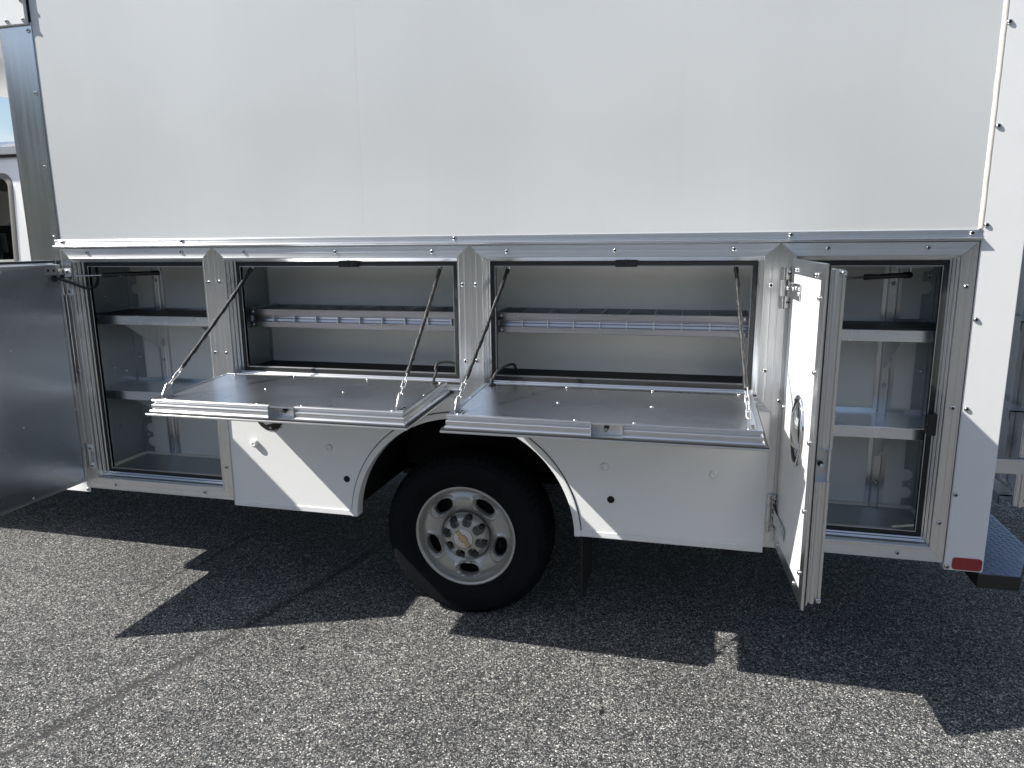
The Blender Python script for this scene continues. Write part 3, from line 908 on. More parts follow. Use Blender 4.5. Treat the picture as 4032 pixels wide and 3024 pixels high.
# latch strikers under the top rails and on the rear door jamb
for x0, x1 in ((1.362, 1.448), (2.495, 2.577)):
    mb = MB()
    mb.box(x0, x1, 0.030, 0.046, 1.517, 1.542, bev=0.002)
    mb.box(x0 + 0.010, x0 + 0.034, 0.0265, 0.0305, 1.522, 1.536, bev=0.001)
    mb.box(x1 - 0.034, x1 - 0.010, 0.0265, 0.0305, 1.522, 1.536, bev=0.001)
    mb.tube([((x0 + x1) / 2, 0.028, 1.517), ((x0 + x1) / 2, 0.028, 1.542)], 0.004, 8)
    mb.build('latch_striker', 'black', T)
mb = MB()
mb.box(3.600, 3.628, 0.026, 0.046, 0.930, 1.008, bev=0.002)
mb.box(3.594, 3.601, 0.028, 0.040, 0.940, 0.962, bev=0.001)
mb.box(3.594, 3.601, 0.028, 0.040, 0.978, 1.000, bev=0.001)
mb.build('latch_striker', 'black', T)

# ---------- doors: one builder in door coordinates (u across, w out through the skin, v up)
EDGE = [(-0.014, -0.0015), (0.0, -0.0020), (0.0015, 0.0), (0.0015, 0.0060), (-0.0030, 0.0085), (-0.0045, 0.0110), (-0.0045, 0.0150), (0.0035, 0.0180)]
EDGE2 = [(0.0035, 0.0180), (0.0042, 0.0200), (0.0042, 0.0270), (0.0035, 0.0285)]
EDGE3 = [(0.0035, 0.0285), (0.0015, 0.0300), (0.0015, 0.0345), (0.0055, 0.0365), (0.0090, 0.0400), (0.0090, 0.0460), (0.0100, 0.0475), (0.0180, 0.0475), (0.0200, 0.0490), (0.0205, 0.0530), (0.0190, 0.0565), (0.0160, 0.0575), (-0.0280, 0.0575), (-0.0300, 0.0555)]
GASK = [(0.0092, 0.0474), (0.0096, 0.0440), (0.0190, 0.0440), (0.0196, 0.0476)]

def door_side(side, prof, U0, U1, V0, V1, gap=0.0003, cut=None):
    """edge rail along one side of the inner rectangle; cut=(a,b) leaves only that stretch"""
    rows = []
    for i in (0, 1):
        row = []
        for o, w in prof:
            if side in 'tb':
                u = (U0 - o + gap) if i == 0 else (U1 + o - gap)
                v = V1 + o if side == 't' else V0 - o
                if cut:
                    u = max(min(u, cut[1]), cut[0]) if cut[i] is not None else u
            else:
                v = (V0 - o + gap) if i == 0 else (V1 + o - gap)
                u = U0 - o if side == 'l' else U1 + o
                if cut:
                    v = max(min(v, cut[1]), cut[0])
            row.append((u, w, v))
        rows.append(row)
    m_ = MB().grid(rows, smooth=False)
    return m_
def door(name, matrix, U0, U1, V0, V1, latch, latch_side, white_out=True):
    """latch=(a,b): stretch of the latch pocket along latch_side"""
    D = empty(name, T)
    D.matrix_local = matrix
    boxo('inner_panel', 'alu_sheet', D, U0 + 0.001, U1 - 0.001, 0.0, 0.006, V0 + 0.001, V1 - 0.001)
    boxo('outer_skin', 'white', D, U0 + 0.012, U1 - 0.012, 0.050, 0.0563, V0 + 0.012, V1 - 0.012)
    for s in 'tblr':
        m_ = 'alu_x' if s in 'tb' else 'alu_z'
        if s == latch_side:
            lo, hi = latch
            big = (-9, 9)
            for c in ((big[0], lo), (hi, big[1])):
                door_side(s, EDGE, U0, U1, V0, V1, cut=c).build('edge_rail', m_, D)
                door_side(s, EDGE2, U0, U1, V0, V1, cut=c).build('edge_rail', 'ribbed', D)
                door_side(s, EDGE3[:7], U0, U1, V0, V1, cut=c).build('edge_rail', m_, D)
            door_side(s, EDGE3[6:], U0, U1, V0, V1).build('edge_rail', m_, D)
            mb_ = MB()
            d = 0.030
            if s == 't':
                f = lambda a, o, w: (a, w, V1 + o)
            elif s == 'b':
                f = lambda a, o, w: (a, w, V0 - o)
            elif s == 'r':
                f = lambda a, o, w: (U1 + o, w, a)
            else:
                f = lambda a, o, w: (U0 - o, w, a)
            w0, w1 = 0.0005, 0.0465
            mb_.face([f(lo, -d, w0), f(hi, -d, w0), f(hi, -d, w1), f(lo, -d, w1)])
            for a in (lo, hi):
                mb_.face([f(a, -d, w0), f(a, 0.006, w0), f(a, 0.009, w1), f(a, -d, w1)])
            mb_.face([f(lo, -d, w1), f(hi, -d, w1), f(hi, 0.010, w1), f(lo, 0.010, w1)])
            mb_.face([f(lo, -d, w0), f(hi, -d, w0), f(hi, -0.012, w0), f(lo, -0.012, w0)])
            mb_.build('latch_pocket', 'alu_plain', D)
            # wire edge round the mouth of the pocket
            e = MB()
            for a in (lo, hi):
                e.tube([f(a, 0.004, w0), f(a, 0.009, w1)], 0.0011, 6)
            e.build('pocket_edge', 'alu_plain', D)
            mid = (lo + hi) / 2 - 0.004
            p = MB()
            p.tube([f(mid, -d + 0.0005, 0.022), f(mid, -d + 0.007, 0.022)], 0.0085, 12)
            p.build('latch_bush', 'black', D)
            p = MB()
            p.tube([f(mid, -d + 0.007, 0.022), f(mid, -d + 0.022, 0.022), f(mid + 0.002, -d + 0.030, 0.024)], 0.0042, 10, rf=lambda t: 0.0055 if t > 0.4 else 0.0040)
            p.build('latch_pin', 'steel', D)
        else:
            door_side(s, EDGE + EDGE2[1:] + EDGE3[1:], U0, U1, V0, V1).build('edge_rail', m_, D)
    mb_ = MB()
    for s in 'tblr':
        q = door_side(s, GASK, U0, U1, V0, V1); i0 = len(mb_.v); mb_.v += q.v; mb_.f += [tuple(i + i0 for i in f) for f in q.f]; mb_.sm += q.sm
    mb_.build('lip_gasket', 'rubber', D)
    return D

def basis(o, eu, ew, ev):
    m_ = Matrix((eu, ew, ev)).transposed().to_4x4()
    m_.translation = Vector(o)
    return m_

# left compartment door, swung out square: u runs towards the camera, skin faces -x
D1 = door('compartment_door', basis((0.022, 0, 0), Vector((0, -1, 0)), Vector((-1, 0, 0)), Vector((0, 0, 1))), 0.030, 0.632, 0.517, 1.530, (0.90, 1.00), 'r')
tag(D1, 'front compartment door with grey metal inside facing us')
screws(D1, [(0.322, 0.0, 1.508), (0.323, 0.0, 1.181), (0.315, 0.0, 0.849), (0.040, 0.0, 1.198), (0.040, 0.0, 0.866), (0.036, 0.0, 0.566), (0.060, 0.0, 0.533), (0.319, 0.0, 0.532), (0.60, 0, 1.5), (0.60, 0, 0.55)], me=RIVET, name='rivet')
mb = MB()
mb.box(0.050, 0.108, -0.0025, -0.0004, 1.490, 1.517, bev=0.0005)
mb.box(0.028, 0.112, -0.022, -0.0026, 1.4885, 1.4910)
mb.build('strut_bracket', 'alu_plain', D1)
for u in (0.066, 0.094):
    inst(MB().lathe([(0.0052, 0), (0.0052, 0.0015), (0.0002, 0.0015)], 12).mesh('bolt_head', 'hole'), 'bolt_head', D1, (u, -0.0024, 1.507))
# hinges of that door on the frame
def jamb_hinge(zc, zs):
    mb_ = MB()
    mb_.box(0.024, 0.058, -0.0092, -0.0074, zc - 0.060, zc - 0.028, bev=0.0006)
    mb_.box(0.024, 0.058, -0.0092, -0.0074, zc + 0.028, zc + 0.060, bev=0.0006)
    mb_.box(0.024, 0.034, -0.0092, -0.0074, zc - 0.0279, zc + 0.0279)
    o = mb_.build('hinge_leaf', 'white_post', T)
    MB().tube([(0.010, -0.016, zc - 0.06), (0.010, -0.016, zc + 0.06)], 0.0070, 12).build('hinge_knuckle', 'steel', o)
    for z in zs:
        inst(SCREW, 'screw', o, (0.043, -0.0092, z))
jamb_hinge(1.453, (1.498, 1.410))
jamb_hinge(0.632, (0.672, 0.588))

# rear compartment door, swung a little short of square: outer white skin faces the front of the truck
du = Vector((0.0625, -0.998, 0)).normalized()
dw = Vector((-0.998, -0.0625, 0)).normalized()
D4 = door('compartment_door', basis(Vector((3.108, -0.005, 0)) - dw * 0.0575, du, dw, Vector((0, 0, 1))), 0.046, 0.497, 0.516, 1.527, (0.906, 1.008), 'r')
tag(D4, 'rear compartment door with sunlit white outer skin and chrome paddle handle')
for u, v in ((0.117, 1.513), (0.409, 1.510), (0.470, 1.446), (0.040, 1.026), (0.472, 1.016), (0.468, 0.597), (0.401, 0.529), (0.102, 0.529), (0.472, 1.23), (0.472, 0.80)):
    inst(SCREW, 'screw', D4, (u, 0.0577, v), (0, 0, math.pi))
screws(D4, [(0.25, 0.0, 1.50), (0.25, 0.0, 0.54), (0.47, 0, 1.3), (0.47, 0, 0.7)], me=RIVET, name='rivet')
inst(SOCK, 'screw', D4, (0.499, 0.004, 1.519), (0, 0, math.pi / 2))
inst(SOCK, 'screw', D4, (0.499, 0.004, 0.523), (0, 0, math.pi / 2))
def strap_hinge(D, v0, v1, flare):
    mb_ = MB()
    prof = [(-0.012, 0.046), (-0.006, 0.0630), (0.010, 0.0660), (0.052, 0.0662), (0.062, 0.0630), (0.070, 0.0595), (0.205, 0.0590)]
    for k in (0, 1):
        mb_.grid([[(u, w + k * 0.0024, v0 - flare * (u > 0.06) * 0.5), (u, w + k * 0.0024, v1 - flare * (u > 0.06))] for u, w in prof], smooth=True)
    for j in (0, 1):
        mb_.grid([[(u, w, (v0 - flare * (u > 0.06) * 0.5, v1 - flare * (u > 0.06))[j]), (u, w + 0.0024, (v0 - flare * (u > 0.06) * 0.5, v1 - flare * (u > 0.06))[j])] for u, w in prof], smooth=False)
    u, w = prof[-1]
    mb_.face([(u, w, v0 - flare * 0.5), (u, w + 0.0024, v0 - flare * 0.5), (u, w + 0.0024, v1 - flare), (u, w, v1 - flare)])
    o = mb_.build('hinge_strap', 'strap', D)
    for u, v in ((0.030, 0.5), (0.095, 0.55), (0.140, 0.62), (0.185, 0.35), (0.185, 0.62)):
        inst(RIVET, 'rivet', D, (u, 0.0688 if u < 0.06 else 0.0618, v0 + (v1 - v0) * v), (0, 0, math.pi))
strap_hinge(D4, 1.419, 1.474, 0.004)
strap_hinge(D4, 0.588, 0.640, 0.010)
for zc in (1.446, 0.613):
    mb = MB()
    mb.tube([(3.086, -0.018, zc - 0.072), (3.086, -0.018, zc - 0.0285)], 0.0085, 14)
    mb.tube([(3.086, -0.018, zc + 0.0285), (3.086, -0.018, zc + 0.072)], 0.0085, 14)
    o = mb.build('hinge_knuckle', 'steel', T)
    MB().tube([(3.086, -0.018, zc - 0.0278), (3.086, -0.018, zc + 0.0278)], 0.0088, 14).build('hinge_barrel', 'alu_plain', o)
    mb = MB()
    mb.box(3.092, 3.122, -0.0105, -0.0078, zc - 0.07, zc - 0.029); mb.box(3.092, 3.122, -0.0105, -0.0078, zc + 0.029, zc + 0.07); mb.box(3.092, 3.097, -0.0105, -0.0078, zc - 0.029, zc + 0.029)
    lf = mb.build('hinge_leaf', 'steel', T)
    for z in (zc - 0.05, zc + 0.05):
        inst(SCREW, 'screw', lf, (3.108, -0.0105, z))
# chrome paddle latch: oval escutcheon, dished, with paddle and lock
def paddle(D, uc, vc, a, b, w):
    seg = 48
    def ring(sa, sb, ww):
        return [(uc + sa * math.cos(t), ww, vc + sb * math.sin(t)) for t in [2 * math.pi * k / seg for k in range(seg)]]
    mb_ = MB()
    mb_.grid([ring(a, b, w), ring(a, b, w + 0.006), ring(a * 0.96, b * 0.975, w + 0.010), ring(a * 0.88, b * 0.93, w + 0.012), ring(a * 0.82, b * 0.895, w + 0.010)], close_v=True)
    o = mb_.build('handle_bezel', 'chrome', D)
    MB().grid([ring(a * 0.82, b * 0.895, w + 0.0100), ring(a * 0.74, b * 0.84, w + 0.002), ring(a * 0.5, b * 0.6, w + 0.0012), ring(a * 0.05, b * 0.05, w + 0.001)], close_v=True).build('handle_recess', 'black', D)  # chrome dish coloured black to stand in for the dark ground it reflects
    mb_ = MB()
    rows = []
    for i in range(13):
        t = i / 12
        vv = vc + b * (0.80 - 1.25 * t)
        half = a * 0.62 * math.sqrt(max(0.02, 1 - ((vv - vc) / (b * 0.93)) ** 2))
        hh = w + 0.004 + 0.018 * math.sin(math.pi * min(1, t * 0.85 + 0.06))
        rows.append([(uc + half * s, hh - 0.008 * abs(s) ** 3, vv) for s in (-1, -0.7, -0.35, 0, 0.35, 0.7, 1)])
    mb_.grid(rows)
    mb_.grid([[(r[0][0], w - 0.001, r[0][2]), r[0]] for r in rows]); mb_.grid([[(r[-1][0], w - 0.001, r[-1][2]), r[-1]] for r in rows])
    mb_.face([rows[-1][0], rows[-1][-1], (rows[-1][-1][0], w - 0.001, rows[-1][-1][2]), (rows[-1][0][0], w - 0.001, rows[-1][0][2])])
    mb_.build('handle_paddle', 'chrome', D)
    mb_ = MB()
    for k, dz in enumerate((-0.52, -0.60, -0.68)):
        mb_.box(uc - a * 0.36, uc + a * 0.36, w - 0.001, w + 0.005, vc + b * dz - 0.002, vc + b * dz + 0.002, bev=0.0008)
    mb_.tube([(uc, w - 0.002, vc - b * 0.40), (uc, w + 0.008, vc - b * 0.40)], 0.009, 14)
    mb_.build('handle_lock', 'chrome', D)
    return o
paddle(D4, 0.306, 1.010, 0.086, 0.118, 0.0563)

# drop doors: hinged along the bottom, hanging level on chains. u = x, v = from hinge outward, skin faces down
def drop_door(x0, x1, latch):
    tilt = 0.0413
    ev = Vector((0, -1, -tilt)).normalized()
    ew = Vector((0, tilt, -1)).normalized()
    m_ = basis((0, -0.036, 1.0657), Vector((1, 0, 0)), ew, ev)
    D = door('drop_door', m_, x0, x1, 0.0, 0.452, latch, 't')
    return D
F2 = drop_door(0.838, 1.842, (1.3268, 1.4294))
F3 = drop_door(1.999, 3.003, (2.4835, 2.584))
tag(F2, 'drop door nearer the cab, front edge flaring in the sun')
tag(F3, 'drop door over the wheel and nearer the rear')
def flap_screws(D, pts):
    for x, y in pts:
        v = (-0.036 - y)
        inst(RIVET, 'rivet', D, (x, -0.0016 if (v < 0.03 or v > 0.42) else 0.0, max(0.004, v)), (0, random.uniform(0, 6), 0))
flap_screws(F2, [(0.850, -0.080), (0.887, -0.046), (1.171, -0.046), (1.504, -0.046), (1.821, -0.056), (1.173, -0.261), (1.503, -0.256), (1.274, -0.474), (1.452, -0.474), (1.798, -0.474), (1.829, -0.250), (0.89, -0.474)])
flap_screws(F3, [(2.052, -0.047), (2.330, -0.048), (2.651, -0.048), (2.956, -0.050), (2.336, -0.264), (2.660, -0.263), (2.430, -0.474), (2.619, -0.474), (2.012, -0.257), (2.035, -0.474), (2.964, -0.476)])
# hinge strip between each drop door and the lower rail
for x0, x1 in ((0.853, 1.887), (1.990, 3.021)):
    mb = MB()
    mb.tube([(x0, -0.013, 1.030), (x1, -0.013, 1.030)], 0.0065, 10)
    mb.box(x0, x1, -0.011, -0.0075, 1.006, 1.026)
    mb.build('piano_hinge', 'alu_x', T)

# ---------- support chains
LINK = None
def link_mesh():
    mb_ = MB()
    pts_ = []
    L, W = 0.0125, 0.0068
    for k in range(24):
        a = 2 * math.pi * k / 24
        pts_.append((W * math.cos(a), 0, W * math.sin(a) + (L if math.sin(a) >= 0 else -L)))
    rows = []
    n_ = len(pts_)
    for i, p in enumerate(pts_):
        p0, p1 = Vector(pts_[i - 1]), Vector(pts_[(i + 1) % n_])
        d = (p1 - p0).normalized(); s = Vector((0, 1, 0)); b = d.cross(s)
        rows.append([Vector(p) + (s * math.cos(t) + b * math.sin(t)) * 0.0018 for t in [2 * math.pi * k / 7 for k in range(7)]])
    mb_.grid(rows, close_u=True, close_v=True)
    return mb_.mesh('chain_link', 'zinc')
LINK = link_mesh()
def chain(top, base, D, hole_h=0.034, facing=1):
    top, base = Vector(top), Vector(base)
    eye = base + Vector((0, 0.004, hole_h))
    d = (top - eye).normalized()
    L = (top - eye).length
    c0 = 0.108
    # braided sleeve
    mb_ = MB()
    n_ = 40
    pts_ = []
    for k in range(n_ + 1):
        t = k / n_
        p = eye + d * (c0 + (L - c0) * t)
        sag = -0.006 * math.sin(math.pi * t)
        pts_.append(p + Vector((random.uniform(-1, 1) * 0.0009, random.uniform(-1, 1) * 0.0009, sag)))
    mb_.tube(pts_, 0.008, 10, rf=lambda t: 0.0074 + 0.0011 * math.sin(t * 47) + 0.0006 * math.sin(t * 91 + 1))
    sl = mb_.build('chain_sleeve', 'braid', T)
    q = d.to_track_quat('Z', 'Y')
    for k in range(4):
        o = inst(LINK, 'chain_link', sl, eye + d * (0.010 + 0.029 * k))
        o.rotation_mode = 'QUATERNION'
        from mathutils import Quaternion
        o.rotation_quaternion = q @ Quaternion((0, 0, 1), (k % 2) * math.pi / 2 + 0.4)
    # bracket: foot plate on the door and an upright ear the last link hooks
    mb_ = MB()
    s = facing
    mb_.box(base.x, base.x + s * 0.026, base.y - 0.026, base.y + 0.026, base.z + 0.0004, base.z + 0.0030)
    ear = [(-0.030, 0.0030), (0.030, 0.0030), (0.029, 0.020), (0.016, 0.050), (0.006, 0.054), (-0.004, 0.050), (-0.028, 0.016)]
    for xx in (0.0, s * 0.0028):
        mb_.face([(base.x + xx, base.y + a, base.z + b) for a, b in ear])
    mb_.grid([[(base.x + xx, base.y + a, base.z + b) for a, b in ear] for xx in (0, s * 0.0028)], close_v=True, smooth=False)
    br = mb_.build('chain_bracket', 'alu_plain', T)
    for a in (-0.012, 0.012):
        MB().lathe([(0.0045, 0), (0.0045, 0.0010), (0.0001, 0.0010)], 12, axis='z', c=(base.x + s * 0.015, base.y + a, base.z + 0.0030)).build('bracket_hole', 'hole', br)
    # eye bolt inside the compartment
    return sl
def fz(y): return 1.0657 + 0.0413 * (y + 0.036)
chain((0.923, 0.085, 1.512), (0.868, -0.443, fz(-0.443)), F2, facing=1)
chain((1.786, 0.080, 1.508), (1.810, -0.444, fz(-0.444)), F2, facing=1)
chain((2.071, 0.080, 1.510), (2.022, -0.448, fz(-0.448)), F3, facing=1)
chain((2.931, 0.080, 1.516), (2.962, -0.455, fz(-0.455)), F3, facing=1)
ANCH = MB().lathe([(0.011, 0), (0.011, 0.03), (0.006, 0.034), (0.006, 0.09), (0.0001, 0.09)], 12, axis='z').mesh('chain_anchor', 'steel')
for p in ((0.923, 0.085, 1.510), (1.786, 0.080, 1.508), (2.071, 0.080, 1.509), (2.931, 0.080, 1.514)):
    inst(ANCH, 'chain_anchor', T, p)

# ---------- gas struts
def strut(rod_end, tube_start, tube_end, label_at, label_face):
    a, b, c = Vector(rod_end), Vector(tube_start), Vector(tube_end)
    d = (c - a).normalized()
    o = MB().tube([b, b + d * 0.001, c - d * 0.03, c - d * 0.029, c], 0.0095, 16, rf=lambda t: 0.0095 if t < 0.6 else 0.0112).build('gas_strut', 'strut', T)
    MB().tube([a, b], 0.0042, 10).build('strut_rod', 'steel', o)
    MB().tube([b - d * 0.006, b + d * 0.020], 0.0105, 16).build('strut_collar', 'black', o)
    MB().tube([a - d * 0.012, a + d * 0.024], 0.0092, 14).build('strut_end', 'black', o)
    MB().tube([c + Vector((0, 0, 0.008)), c + Vector((0, 0, 0.024))], 0.006, 10).build('ball_stud', 'steel', o)
    boxo('stud_bracket', 'alu_plain', o, c.x - 0.055, c.x + 0.045, c.y - 0.012, c.y + 0.012, c.z + 0.024, c.z + 0.027)
    # paper label wrapped round the tube
    n1, n2 = d.orthogonal().normalized(), d.cross(d.orthogonal().normalized())
    ta, tb = label_at
    rows = []
    for s in (ta, tb):
        p = b + (c - b) * s
        row = []
        for k in range(9):
            ang = -math.pi * 0.45 + math.pi * 0.9 * k / 8
            fwd = Vector(label_face)
            e1 = (fwd - d * fwd.dot(d)).normalized(); e2 = d.cross(e1)
            row.append(p + (e1 * math.cos(ang) + e2 * math.sin(ang)) * 0.0099)
        rows.append(row)
    MB().grid(rows).build('strut_label', 'label', o)
    pr_ = MB()
    fwd = Vector(label_face); e1 = (fwd - d * fwd.dot(d)).normalized(); e2 = d.cross(e1)
    for s0, s1, h in ((0.12, 0.42, 0.0030), (0.55, 0.92, 0.0012)):
        for sg in ((0,) if h > 0.002 else (-0.6, 0.5)):
            p0 = b + (c - b) * (ta + (tb - ta) * s0) + e1 * 0.0101 + e2 * (0.005 * sg); p1 = b + (c - b) * (ta + (tb - ta) * s1) + e1 * 0.0101 + e2 * (0.005 * sg)
            pr_.face([p0 - e2 * h, p1 - e2 * h, p1 + e2 * h, p0 + e2 * h])
    pr_.build('label_print', 'ink', o)
    return o
strut((0.012, -0.032, 1.478), (0.155, 0.075, 1.4795), (0.372, 0.178, 1.486), (0.28, 0.62), (0.3, -0.6, -1))
strut((3.215, -0.030, 1.474), (3.375, 0.098, 1.4788), (3.536, 0.175, 1.4835), (0.20, 0.46), (0, -1, 0.35))

# ---------- wiring
def cable(name, pts, r=0.0055, m='rubber', n_=10):
    # Catmull-Rom through the points
    P = [Vector(p) for p in pts]
    P = [P[0] * 2 - P[1]] + P + [P[-1] * 2 - P[-2]]
    out = []
    for i in range(1, len(P) - 2):
        for k in range(n_):
            t = k / n_
            a, b, c, d = P[i - 1], P[i], P[i + 1], P[i + 2]
            out.append(0.5 * ((2 * b) + (c - a) * t + (2 * a - 5 * b + 4 * c - d) * t * t + (3 * b - a - 3 * c + d) * t ** 3))
    out.append(P[-2])
    return MB().tube(out, r, 10).build(name, m, T)
def grommet(p, axis):
    MB().lathe([(0.015, 0), (0.015, 0.004), (0.011, 0.007), (0.006, 0.008), (0.0055, 0.008)], 18, axis=axis, c=p).build('grommet', 'rubber', T)
cable('door_cable', [(0.024, -0.066, 1.4695), (0.045, -0.060, 1.4690), (0.085, -0.035, 1.449), (0.122, 0.000, 1.425), (0.133, 0.035, 1.428), (0.122, 0.070, 1.450), (0.105, 0.090, 1.500), (0.085, 0.11, 1.56)], 0.0062)
grommet((0.0222, -0.066, 1.4695), 'x')
cable('door_cable', [(1.797, -0.064, fz(-0.064)), (1.799, -0.061, 1.085), (1.806, -0.054, 1.105), (1.800, -0.046, 1.122), (1.806, -0.030, 1.140), (1.832, 0.010, 1.140), (1.852, 0.075, 1.118), (1.865, 0.12, 1.07)], 0.0055)
grommet((1.797, -0.064, fz(-0.064)), 'z')
cable('door_cable', [(2.036, -0.056, fz(-0.056)), (2.038, -0.050, 1.088), (2.048, -0.034, 1.112), (2.066, 0.000, 1.128), (2.084, 0.055, 1.130), (2.092, 0.09, 1.118), (2.098, 0.13, 1.06)], 0.0055)
grommet((2.036, -0.056, fz(-0.056)), 'z')

# ------------------------------------------------------------------ wheel
WX, WZ, WY = 1.8655, 0.3645, 0.075
W = empty('wheel', T, (WX, 0, WZ))
# tyre: rounded sidewalls, shoulder lugs, grooved tread
mb = MB()
prof = [(0.2215, 0.088), (0.2260, 0.080), (0.2330, 0.0735), (0.2420, 0.0690), (0.2440, 0.0690), (0.2455, 0.0665), (0.2600, 0.0600), (0.2760, 0.0560), (0.2770, 0.0550), (0.2790, 0.0550), (0.2800, 0.0560), (0.2950, 0.0550), (0.3120, 0.0560), (0.3280, 0.0600), (0.3300, 0.0600), (0.3315, 0.0625), (0.3430, 0.0690), (0.3520, 0.0760), (0.3600, 0.0860), (0.3655, 0.0980)]
tr = [(0.3690, 0.112), (0.3700, 0.118), (0.3620, 0.119), (0.3620, 0.127), (0.3705, 0.128), (0.3715, 0.150), (0.3630, 0.151), (0.3630, 0.160), (0.3720, 0.161), (0.3720, 0.184), (0.3630, 0.185), (0.3630, 0.194), (0.3715, 0.195), (0.3705, 0.217), (0.3620, 0.218), (0.3620, 0.226), (0.3700, 0.227)]
inn = [(0.3655, 0.247), (0.3520, 0.268), (0.3280, 0.284), (0.2950, 0.289), (0.2500, 0.284), (0.2215, 0.262)]
NS = 288
rows = []
for k in range(NS):
    t = 2 * math.pi * k / NS
    row = []
    lug = (k % 4) < 3
    for i, (r, y) in enumerate(prof + tr + inn):
        rr_ = r
        if not lug and 15 <= i <= 20: rr_ = r - (0.004 if i < 18 else 0.010)
        if not lug and i > 20 and i < len(prof) + len(tr) and r > 0.366: rr_ = r - 0.0030
        row.append((rr_ * math.cos(t), y, rr_ * math.sin(t)))
    rows.append(row)
mb.grid(rows, close_u=True)
mb.build('tyre', 'tyre', W)

# steel rim: polar height field with five window holes
def rim_mesh():
    NT, rs = 360, [0.104 + (0.2045 - 0.104) * i / 30 for i in range(31)]
    hr, hw, hh = 0.1590, 0.0445, 0.0260
    HA = [math.radians(-87 + 72 * k) for k in range(5)]
    def hole(t, r):
        best = 9
        for a in HA:
            d = (t - a + math.pi) % (2 * math.pi) - math.pi
            u = d * hr / hw
            v = (r - hr) / hh
            best = min(best, (abs(u) ** 2.3 + abs(v) ** 2.6) ** (1 / 2.45))
        return best
    def base_y(r):
        x = (r - 0.104) / (0.2045 - 0.104)
        # flat hub shoulder rising to a crown then falling to the well
        return 0.108 - 0.020 * math.sin(math.pi * min(1, x)) ** 0.8 - 0.006 * x
    bm = bmesh.new()
    V = {}
    for i in range(NT):
        t = 2 * math.pi * i / NT
        for j, r in enumerate(rs):
            q = hole(t, r)
            y = base_y(r)
            if q < 1.75: y -= 0.0055 * math.exp(-((q - 1.28) / 0.17) ** 2)
            if q < 1.25: y += 0.010 * max(0, 1.25 - q) / 0.25
            V[i, j] = bm.verts.new((r * math.cos(t), y, r * math.sin(t)))
    for i in range(NT):
        for j in range(len(rs) - 1):
            t = 2 * math.pi * (i + 0.5) / NT
            if hole(t, (rs[j] + rs[j + 1]) / 2) < 1.0: continue
            i2 = (i + 1) % NT
            f = bm.faces.new((V[i, j], V[i2, j], V[i2, j + 1], V[i, j + 1])); f.smooth = True
    # snap hole borders to the true outline, then turn the edge inwards
    be = [e for e in bm.edges if len(e.link_faces) == 1 and 0.108 < math.hypot(e.verts[0].co.x, e.verts[0].co.z) < 0.200]
    bv = {v for e in be for v in e.verts}
    for v in bv:
        t, r = math.atan2(v.co.z, v.co.x), math.hypot(v.co.x, v.co.z)
        a = min(HA, key=lambda q: abs((t - q + math.pi) % (2 * math.pi) - math.pi))
        d = (t - a + math.pi) % (2 * math.pi) - math.pi
        q = hole(t, r)
        d /= q; r = hr + (r - hr) / q
        v.co.x, v.co.z = r * math.cos(a + d), r * math.sin(a + d)
    ex = bmesh.ops.extrude_edge_only(bm, edges=be)
    for v in [g for g in ex['geom'] if isinstance(g, bmesh.types.BMVert)]:
        v.co.y += 0.022
    for v in [v for v in bm.verts if not v.link_faces]: bm.verts.remove(v)
    return bm
mb = MB()
bm = rim_mesh(); mb.add_bm(bm, True); bm.free()
mb.lathe([(0.2045, -0.102), (0.2075, -0.0985), (0.2095, -0.0900), (0.2105, -0.0840), (0.2130, -0.0790), (0.2170, -0.0755), (0.2215, -0.0742), (0.2245, -0.0755), (0.2255, -0.0790), (0.2235, -0.0840), (0.2210, -0.0880)], 120)
mb.lathe([(0.104, -0.108), (0.096, -0.112), (0.088, -0.120), (0.02, -0.122)], 60)
rim = mb.build('rim', 'rim', W)
MB().lathe([(0.206, -0.105), (0.200, -0.150), (0.198, -0.26)], 60).build('rim_barrel', 'under', W)
MB().lathe([(0.198, -0.17), (0.02, -0.165), (0.0001, -0.165)], 48).build('brake_drum', 'under', W)

# hub cap with eight open lug pockets
mb = MB()
NT = 384
rs = [0.046 + (0.106 - 0.046) * i / 44 for i in range(45)]
rows = []
for i in range(NT):
    t = 2 * math.pi * i / NT
    row = []
    for r in rs:
        x = (r - 0.046) / 0.06
        if r < 0.064: y = 0.054 + 0.003 * (r - 0.046) / 0.018
        else: y = 0.057 + 0.048 * (1 - math.sqrt(max(0, 1 - min(1, (r - 0.064) / 0.043) ** 2.4)))
        a = ((t - math.radians(10)) % (math.pi / 4)) - math.pi / 8
        lat = a * r; rad = r
        dd = math.hypot(lat, max(0, rad - 0.0865, 0.0745 - rad)) if not (0.0745 <= rad <= 0.0865) else abs(lat)
        half = 0.0185
        if dd < half: y = max(y, 0.102)
        elif dd < half + 0.002: y = y + (0.102 - y) * max(0, 1 - (dd - half) / 0.002) * 0.7
        row.append((r * math.cos(t), y, r * math.sin(t)))
    rows.append(row)
mb.grid(rows, close_u=True)
mb.lathe([(0.106, -0.105), (0.1065, -0.112)], 96)
mb.build('hub_cap', 'rim', W)
for k in range(8):
    a = math.radians(10) + math.pi / 8 + k * math.pi / 4
    c = (0.086 * math.cos(a), 0, 0.086 * math.sin(a))
    m_ = MB(); m_.lathe([(0.0140, -0.102), (0.0135, -0.084), (0.0105, -0.077), (0.0001, -0.076)], 6, c=c, smooth=False)
    m_.build('lug_nut', 'strut', W)
mb = MB(); mb.lathe([(0.0470, -0.055), (0.0465, -0.0525), (0.0450, -0.0518), (0.0001, -0.0512)], 48)
em = mb.build('emblem_disc', 'alu_plain', W)
